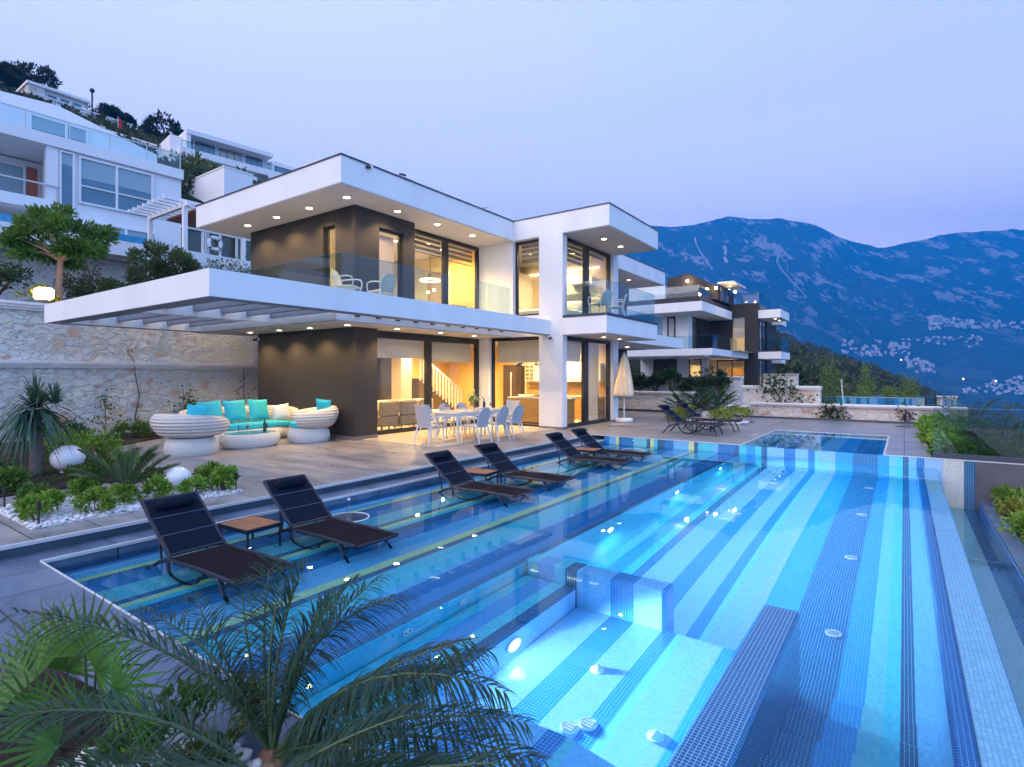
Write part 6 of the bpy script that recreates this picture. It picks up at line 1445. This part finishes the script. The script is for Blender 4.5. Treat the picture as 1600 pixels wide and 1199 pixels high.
# ------------------------------------------------------------------ trees and bushes on the bank above the stone wall
def tree(name, lab, x, y, z, hz, r, rh, mat, bark, seed, nl=5000, L=.13, W=.06, tr=.07, ncl=46, grp=None, low=-.75, catg='tree', lean=(0, 0), crf=.30):
    t = thing(name, lab, catg, (x, y, z), 0, grp); g = np.random.default_rng(seed)
    (v, f), cc = clumps((x+lean[0], y+lean[1], z+hz), r, r, rh, ncl, nl, r*crf, seed, low, L=L, W=W, updir=.15); mk('crown', v, f, mat, t)
    mb = MB(); fk = z+hz-rh*.75; mb.tube([(x, y, z-.3), (x+lean[0]*.3+g.normal()*.03, y+lean[1]*.3+g.normal()*.03, z+(fk-z)*.5), (x+lean[0]*.6, y+lean[1]*.6, fk)], [tr*1.15, tr, tr*.85], 10)
    for c in cc[::3]: mb.tube([(x+lean[0]*.6, y+lean[1]*.6, fk-.05), (x+lean[0]*.8+(c[0]-x-lean[0])*.35, y+lean[1]*.8+(c[1]-y-lean[1])*.35, fk+(c[2]-fk)*.45), tuple(c)], [tr*.5, tr*.3, tr*.08], 6)
    mb.build('trunk', bark, t, True); return t
G_ORANGE = leafmat('glossy_citrus_leaf', [(.025, .09, .015), (.06, .17, .025), (.11, .25, .035), (.17, .32, .05)], .35)
tree('round_headed_tree', 'small round-headed green tree standing above the stone wall at the left', -19.5, 5.4, 3.45, 2.15, 1.15, .84, G_ORANGE, palebark, 5, 5200, .17, .065, .085, 44, crf=.24)
tree('olive_bush', 'dense dark leafy bush rising behind the pergola corner', -20.7, 8.6, 3.6, 1.5, 1.02, 1.0, G_OLIVE, barkm, 6, 7500, .14, .05, .07, 50, None, -.9, 'bush', crf=.25)
tree('purple_bush', 'purple-leaved bush right of the round-headed tree', -22, 7.0, 3.7, .9, .95, .7, G_PURP, barkm, 7, 1800, .13, .05, .05, 30, None, -.9, 'bush')
for i, (x, y, z, r, h, m_, lab) in enumerate(((-20.2, 4.0, 3.5, .75, 1.4, G_DARK, 'dark bush on the bank left of the glowing cube lamp'), (-21.5, 3.6, 3.6, .9, 1.7, G_OLIVE, 'grey green bush on the bank at the left edge of the picture'), (-20.0, 6.6, 3.5, .8, 1.0, G_DARK, 'dark bush on the bank between the round-headed tree and the purple bush'), (-21.2, 7.9, 3.6, .8, 1.1, G_MID, 'green bush on the bank under the dense dark bush'), (-19.6, 9.9, 3.5, .9, 1.0, G_DARK, 'dark bush on the bank behind the pergola frame'), (-24, 12.5, 4, 1.3, 3.2, G_OLIVE, 'tall bush behind the dense dark bush, under the white pergola'))): shrub('bank_bush', lab, x, y, z, r, h, m_, 150+i, 1500, .11, .05, 'bushes on the bank', 'bush', 22)
shrub('yellow_shrub', 'yellow shrub lit by the glowing cube lamp on the wall', -19.0, 4.75, 3.5, .42, .55, G_YEL, 160, 600, .1, .045)
for i, (px, d, s, sc, lab) in enumerate(((52, 102, 5.6, 1., 'tallest dark pine on the skyline behind the stone house'), (18, 96, 4.6, .8, 'dark pine on the skyline at the left edge'), (-8, 92, 4.8, .8, 'dark pine cut by the left edge of the picture'), (174, 108, 3.2, .6, 'small dark pine right of the stone house, left of its pair'), (196, 112, 2.8, .55, 'small dark pine right of the stone house, right of its pair'), (254, 100, 5.0, .95, 'dark spreading pine on the skyline above the upper white house'), (228, 108, 2.4, .5, 'small dark pine just left of the spreading skyline pine'))):
    x, y = wxy(px, d); z = terr(x, y)
    tree('pine_tree', lab, x, y, z-.5, s*.75, s*.62, s*.5, G_PINE, barkm, 200+i, 1500, .75, .30, .16, 26, 'pines on the skyline')
for i, (x, y, lab) in enumerate(((-58, 27, 'shaggy palm under the upper white house, left one'), (-57, 31, 'shaggy palm under the upper white house, right one'))):
    z = terr(x, y); t = thing('slope_palm', lab, 'palm', (x, y, z), 0, 'palms under the upper white house'); MB().tube([(x, y, z-.5), (x, y, z+2.)], .25, 8).build('trunk', barkm, t); v, f = strapleaf(x, y, z+2., 90, 2.4, .22, 40+i, -20, 80, .7); mk('crown', v, f, G_DARK, t)
for i in range(7):
    x, y = -54-1.5*(i % 3), 24+2.3*i; z = terr(x, y); shrub('slope_bush', 'dark bush on the slope under the upper white house', x, y, z-.3, 2.0, 2.6, G_DARK if i % 2 else G_OLIVE, 170+i, 700, .4, .2, 'bushes under the upper white house', 'bush', 16)
# vines on the tall stone wall
def vine(name, lab, pts, leaves, seed, mat=G_MID, r=.012, L=.09, ax=(1, 0, 0), spread=.16):
    t = thing(name, lab, 'climbing plant', pts[0]); MB().tube(pts, [r*(1-.6*i/len(pts)) for i in range(len(pts))], 6).build('stem', barkm, t)
    g = np.random.default_rng(seed); P = []
    for (c, n) in leaves: P.append(np.array(c)+g.normal(size=(n, 3))*spread*np.array([.35 if ax[0] else 1, 1 if ax[0] else .35, 1.]))
    if P: P = np.concatenate(P); v, f = leaf_arrays(P, g.normal(size=P.shape)+np.array(ax)*.6+np.array([0, 0, -.2]), L, L*.6); mk('leaves', v, f, mat, t)
    return t
vine('bare_vine', 'tall bare twisting vine stem on the stone wall', [(-18.02, 6.8, 0), (-18.05, 6.72, .5), (-18.02, 6.82, 1.1), (-18.05, 6.74, 1.6), (-18.03, 6.68, 2.1), (-18.03, 6.5, 2.4)], [((-18, 6.5, 2.35), 14)], 1, G_OLIVE, .02, .06)
vine('young_vine', 'leafy young climber on the stone wall left of the bare vine', [(-18.0, 5.95, 0), (-18.03, 6.0, .5), (-18.02, 5.95, 1.1)], [((-17.98, 5.98, .95), 60), ((-17.98, 5.8, .35), 40), ((-17.98, 6.25, .3), 40), ((-17.98, 6.5, .2), 30)], 2)
vine('young_vine', 'leafy climber on the stone wall behind the wicker sofas', [(-18.0, 8.0, 0), (-18.03, 8.05, .6), (-18.02, 8.0, 1.3)], [((-17.95, 8.0, .5), 110), ((-17.95, 8.1, .8), 90), ((-17.95, 7.95, .15), 80), ((-17.95, 8.1, 1.15), 20)], 3, G_MID)
vine('red_vine', 'thin reddish climber on the stone wall next to the dark house wall', [(-18.0, 9.9, 0), (-18.03, 9.92, .8), (-18.02, 9.9, 1.9)], [((-17.95, 9.9, .9), 40), ((-17.95, 9.9, 1.5), 20)], 4, G_PURP, .015, .07)
# climbers and bushes on the walls beyond the deck
G_CLIMB = leafmat('climber_leaf', [(.012, .035, .02), (.025, .06, .03), (.045, .09, .04), (.02, .05, .03)], .4)
for i in range(9):
    x = -13.2+i*.78; shrub('climbing_shrub', 'dark climbing shrub on the planter wall under the second villa, %s from the parasol' % ('nearest', 'second', 'third', 'fourth', 'fifth', 'sixth', 'seventh', 'eighth', 'farthest')[i], x, 26.6, .75, .40, (1.0, .9, 1.15, .95, 1.0, 1.25, .8, .75, 1.0)[i], G_CLIMB, 300+i, 420, .16, .09, 'climbing shrubs on the planter wall', 'climbing plant', 12)
for (x, y, z, pts, lv, lab, sd) in ((-4.1, 24.2, 0, [(-4.0, 24.2, .4), (-4.1, 24.2, .9), (-3.9, 24.2, 1.4)], [((-4.2, 24.15, 1.45), 110), ((-4.6, 24.15, 1.1), 60), ((-3.7, 24.15, 1.15), 70), ((-3.3, 24.15, .6), 60), ((-4.1, 24.15, .6), 50), ((-3.5, 24.15, .25), 30)], 'straggling climber on the pale stone wall beside the long end wall', 31), (-2.3, 23.8, 0, [(-2.3, 23.8, .0), (-2.2, 23.8, .4)], [((-2.3, 23.75, .35), 110), ((-2.0, 23.75, .2), 50), ((-1.8, 23.7, .05), 20)], 'small dark climber at the left end of the long pale wall', 32), (.0, 23.8, 0, [(.0, 23.8, 0), (.05, 23.8, .35)], [((.05, 23.75, .3), 40)], 'purple climber on the long pale wall', 33), (-6.6, 24, .36, [(-6.6, 24, .36), (-6.5, 24, .8)], [((-6.7, 23.9, .75), 110), ((-6.3, 23.9, .6), 80)], 'dark bush growing in the low pale planter box', 34), (-7.6, 26.6, .9, [(-7.6, 26.6, .9), (-7.4, 26.7, 1.8)], [((-7.5, 26.5, 1.75), 90), ((-6.9, 26.5, 1.6), 70), ((-7.9, 26.5, 1.5), 60)], 'climber standing up above the coping in front of the second villa', 35)):
    vine('wall_climber', lab, pts, lv, sd, G_PURP if sd == 33 else G_CLIMB, .03, .15, (0, -1, 0), .2)
# bamboo and young trees in front of the wood
G_BAM = leafmat('bamboo_leaf', [(.08, .15, .02), (.15, .24, .03), (.24, .33, .05), (.30, .36, .08)], .5)
for i, (px, d, h, r, lab) in enumerate(((1296, 33, 3.3, .55, 'tallest clump of bamboo at the left end of the glass fence'), (1330, 36, 1.6, .8, 'low broad bamboo clump right of the tallest one'), (1353, 38, 3.0, .45, 'slim tall bamboo clump behind the glass fence'), (1388, 33.5, 1.6, .5, 'short bamboo clump in the middle of the glass fence'), (1422, 33.5, 2.1, .55, 'bushy bamboo clump near the right end of the glass fence'), (1262, 35, 1.2, .6, 'low bamboo clump behind the straggling climber'))):
    x, y = wxy(px, d); z = -.6; t = thing('bamboo', lab, 'bamboo', (x, y, z), 0, 'bamboo clumps'); g = np.random.default_rng(400+i); mb = MB(); P = []
    for k in range(14):
        a, b_ = g.normal()*r*.35, g.normal()*r*.35; hh = h*g.uniform(.6, 1.1); lx, ly = g.normal()*r*.4, g.normal()*r*.4; mb.tube([(x+a, y+b_, z), (x+a+lx*.4, y+b_+ly*.4, z+hh*.6), (x+a+lx, y+b_+ly, z+hh)], [.018, .014, .004], 5)
        s = g.uniform(.1, 1, 85)[:, None]; P.append(np.array([x+a, y+b_, z])+s*np.array([lx, ly, hh])+g.normal(size=(85, 3))*np.array([r*.3, r*.3, .12]))
    mb.build('canes', stalkm, t); P = np.concatenate(P); v, f = leaf_arrays(P, g.normal(size=P.shape)+np.array([0, 0, .2]), .17, .04); mk('foliage', v, f, G_BAM, t)
# palms and shrubs in the lower garden behind the glass at the right
for i, (x, y, z, L, lab) in enumerate(((1.75, 22, -.75, 2.0, 'feathery palm behind the right glass screen, farthest from the pool'), (2.6, 19.5, -.75, 1.9, 'feathery palm behind the right glass screen, in the middle'), (1.8, 17., -.75, 1.7, 'feathery palm behind the right glass screen, nearest the pool'), (3.5, 21.0, -.75, 2.0, 'feathery palm behind the right glass screen, at the right edge'))):
    t = thing('garden_palm', lab, 'palm', (x, y, z), 0, 'palms behind the glass screen'); g = np.random.default_rng(500+i); MB().tube([(x, y, z-.1), (x, y, z+.45)], [.14, .1], 10).build('trunk', brownst, t); vf = []
    for k in range(20):
        a = k*2.399; e = rad(82-70*(k/20)**.8); l = L*g.uniform(.8, 1.1); c_, s_ = math.cos(a), math.sin(a); p0 = np.array([x, y, z+.45]); p1 = p0+np.array([c_*math.cos(e), s_*math.cos(e), math.sin(e)])*l*.7; p2 = p0+np.array([c_*l*.8*(math.cos(e)+.3), s_*l*.8*(math.cos(e)+.3), l*(math.sin(e)*.8-.15)])
        (v, f), path = frond(p0, p1, p2, 26, L*.22, .02, .3, .8, .3, .15, .1, 600+i*30+k); o = mk('frond', v, f, G_OLIVE if i % 2 else palm_fr, t); MB().tube([tuple(q) for q in path[::9]], .008, 4).build('stalk', stalkm, o)
for i in range(12):
    x, y = 1.5+(i % 4)*.85, 15.3+(i//4)*2.1+.4*(i % 3); shrub('lower_shrub', 'dark green shrub in the lower garden behind the right glass screen', x, y, -.76, .6, 1.0, (G_DARK, G_MID, G_OLIVE)[i % 3], 520+i, 480, .13, .06, 'shrubs behind the glass screen')
# glass screen at the right end of the deck
t = thing('glass_screen', 'frameless glass screen standing in a dark channel at the right end of the deck', 'fence', (3, FY+.1, 0)); bx('channel', cap, t, .465, 6, FY+.03, FY+.17, .008, .10); balustrade(t, [(.48, FY+.1), (5.9, FY+.1)], .101, 1.02, 1.38)
t = thing('glass_screen', 'frameless glass screen running back along the planted strip at the right', 'fence', (1.05, 19, 0)); bx('channel', cap, t, 1.02, 1.1, FY+.18, 23.9, -.1, .08); balustrade(t, [(1.06, FY+.3), (1.06, 23.8)], .081, 1.02, 1.6)
# little black spike lights in the beds
for i, (x, y, lab) in enumerate(((-7.86, 1.98, 'black spike light at the near corner of the pebble bed'), (-7.88, 4.22, 'black spike light at the far corner of the pebble bed'), (-8.72, 4.46, 'black spike light at the back of the pebble bed behind the small globe'), (-9.2, 1.98, 'black spike light at the left corner of the pebble bed'), (-16.9, 8.6, 'black spike light at the foot of the stone wall near the sofas'))):
    t = thing('spike_light', lab, 'garden light', (x, y, 0), 0, 'spike lights in the beds'); MB().tube([(x, y, 0), (x, y, .20)], .010, 8).build('spike', framem, t); MB().tube([(x, y, .20), (x, y, .29)], .022, 10).build('head', framem, t, True)
# floor sockets let into the paving
for (x, y, lab) in ((-8.3, 8.9, 'small dark floor socket in the paving in front of the dining table, nearer one'), (-7.9, 16.8, 'small dark floor socket in the paving beside the villa corner, nearer one'), (-7.65, 17.1, 'small dark floor socket in the paving beside the villa corner, farther one')):
    t = thing('floor_socket', lab, 'socket', (x, y, 0), 0, 'floor sockets'); MB().box(x-.14, x+.14, y-.05, y+.05, .001, .008).build('cover', framem, t); MB().box(x-.02, x+.02, y-.02, y+.02, .008, .012).build('ring', trim, t)
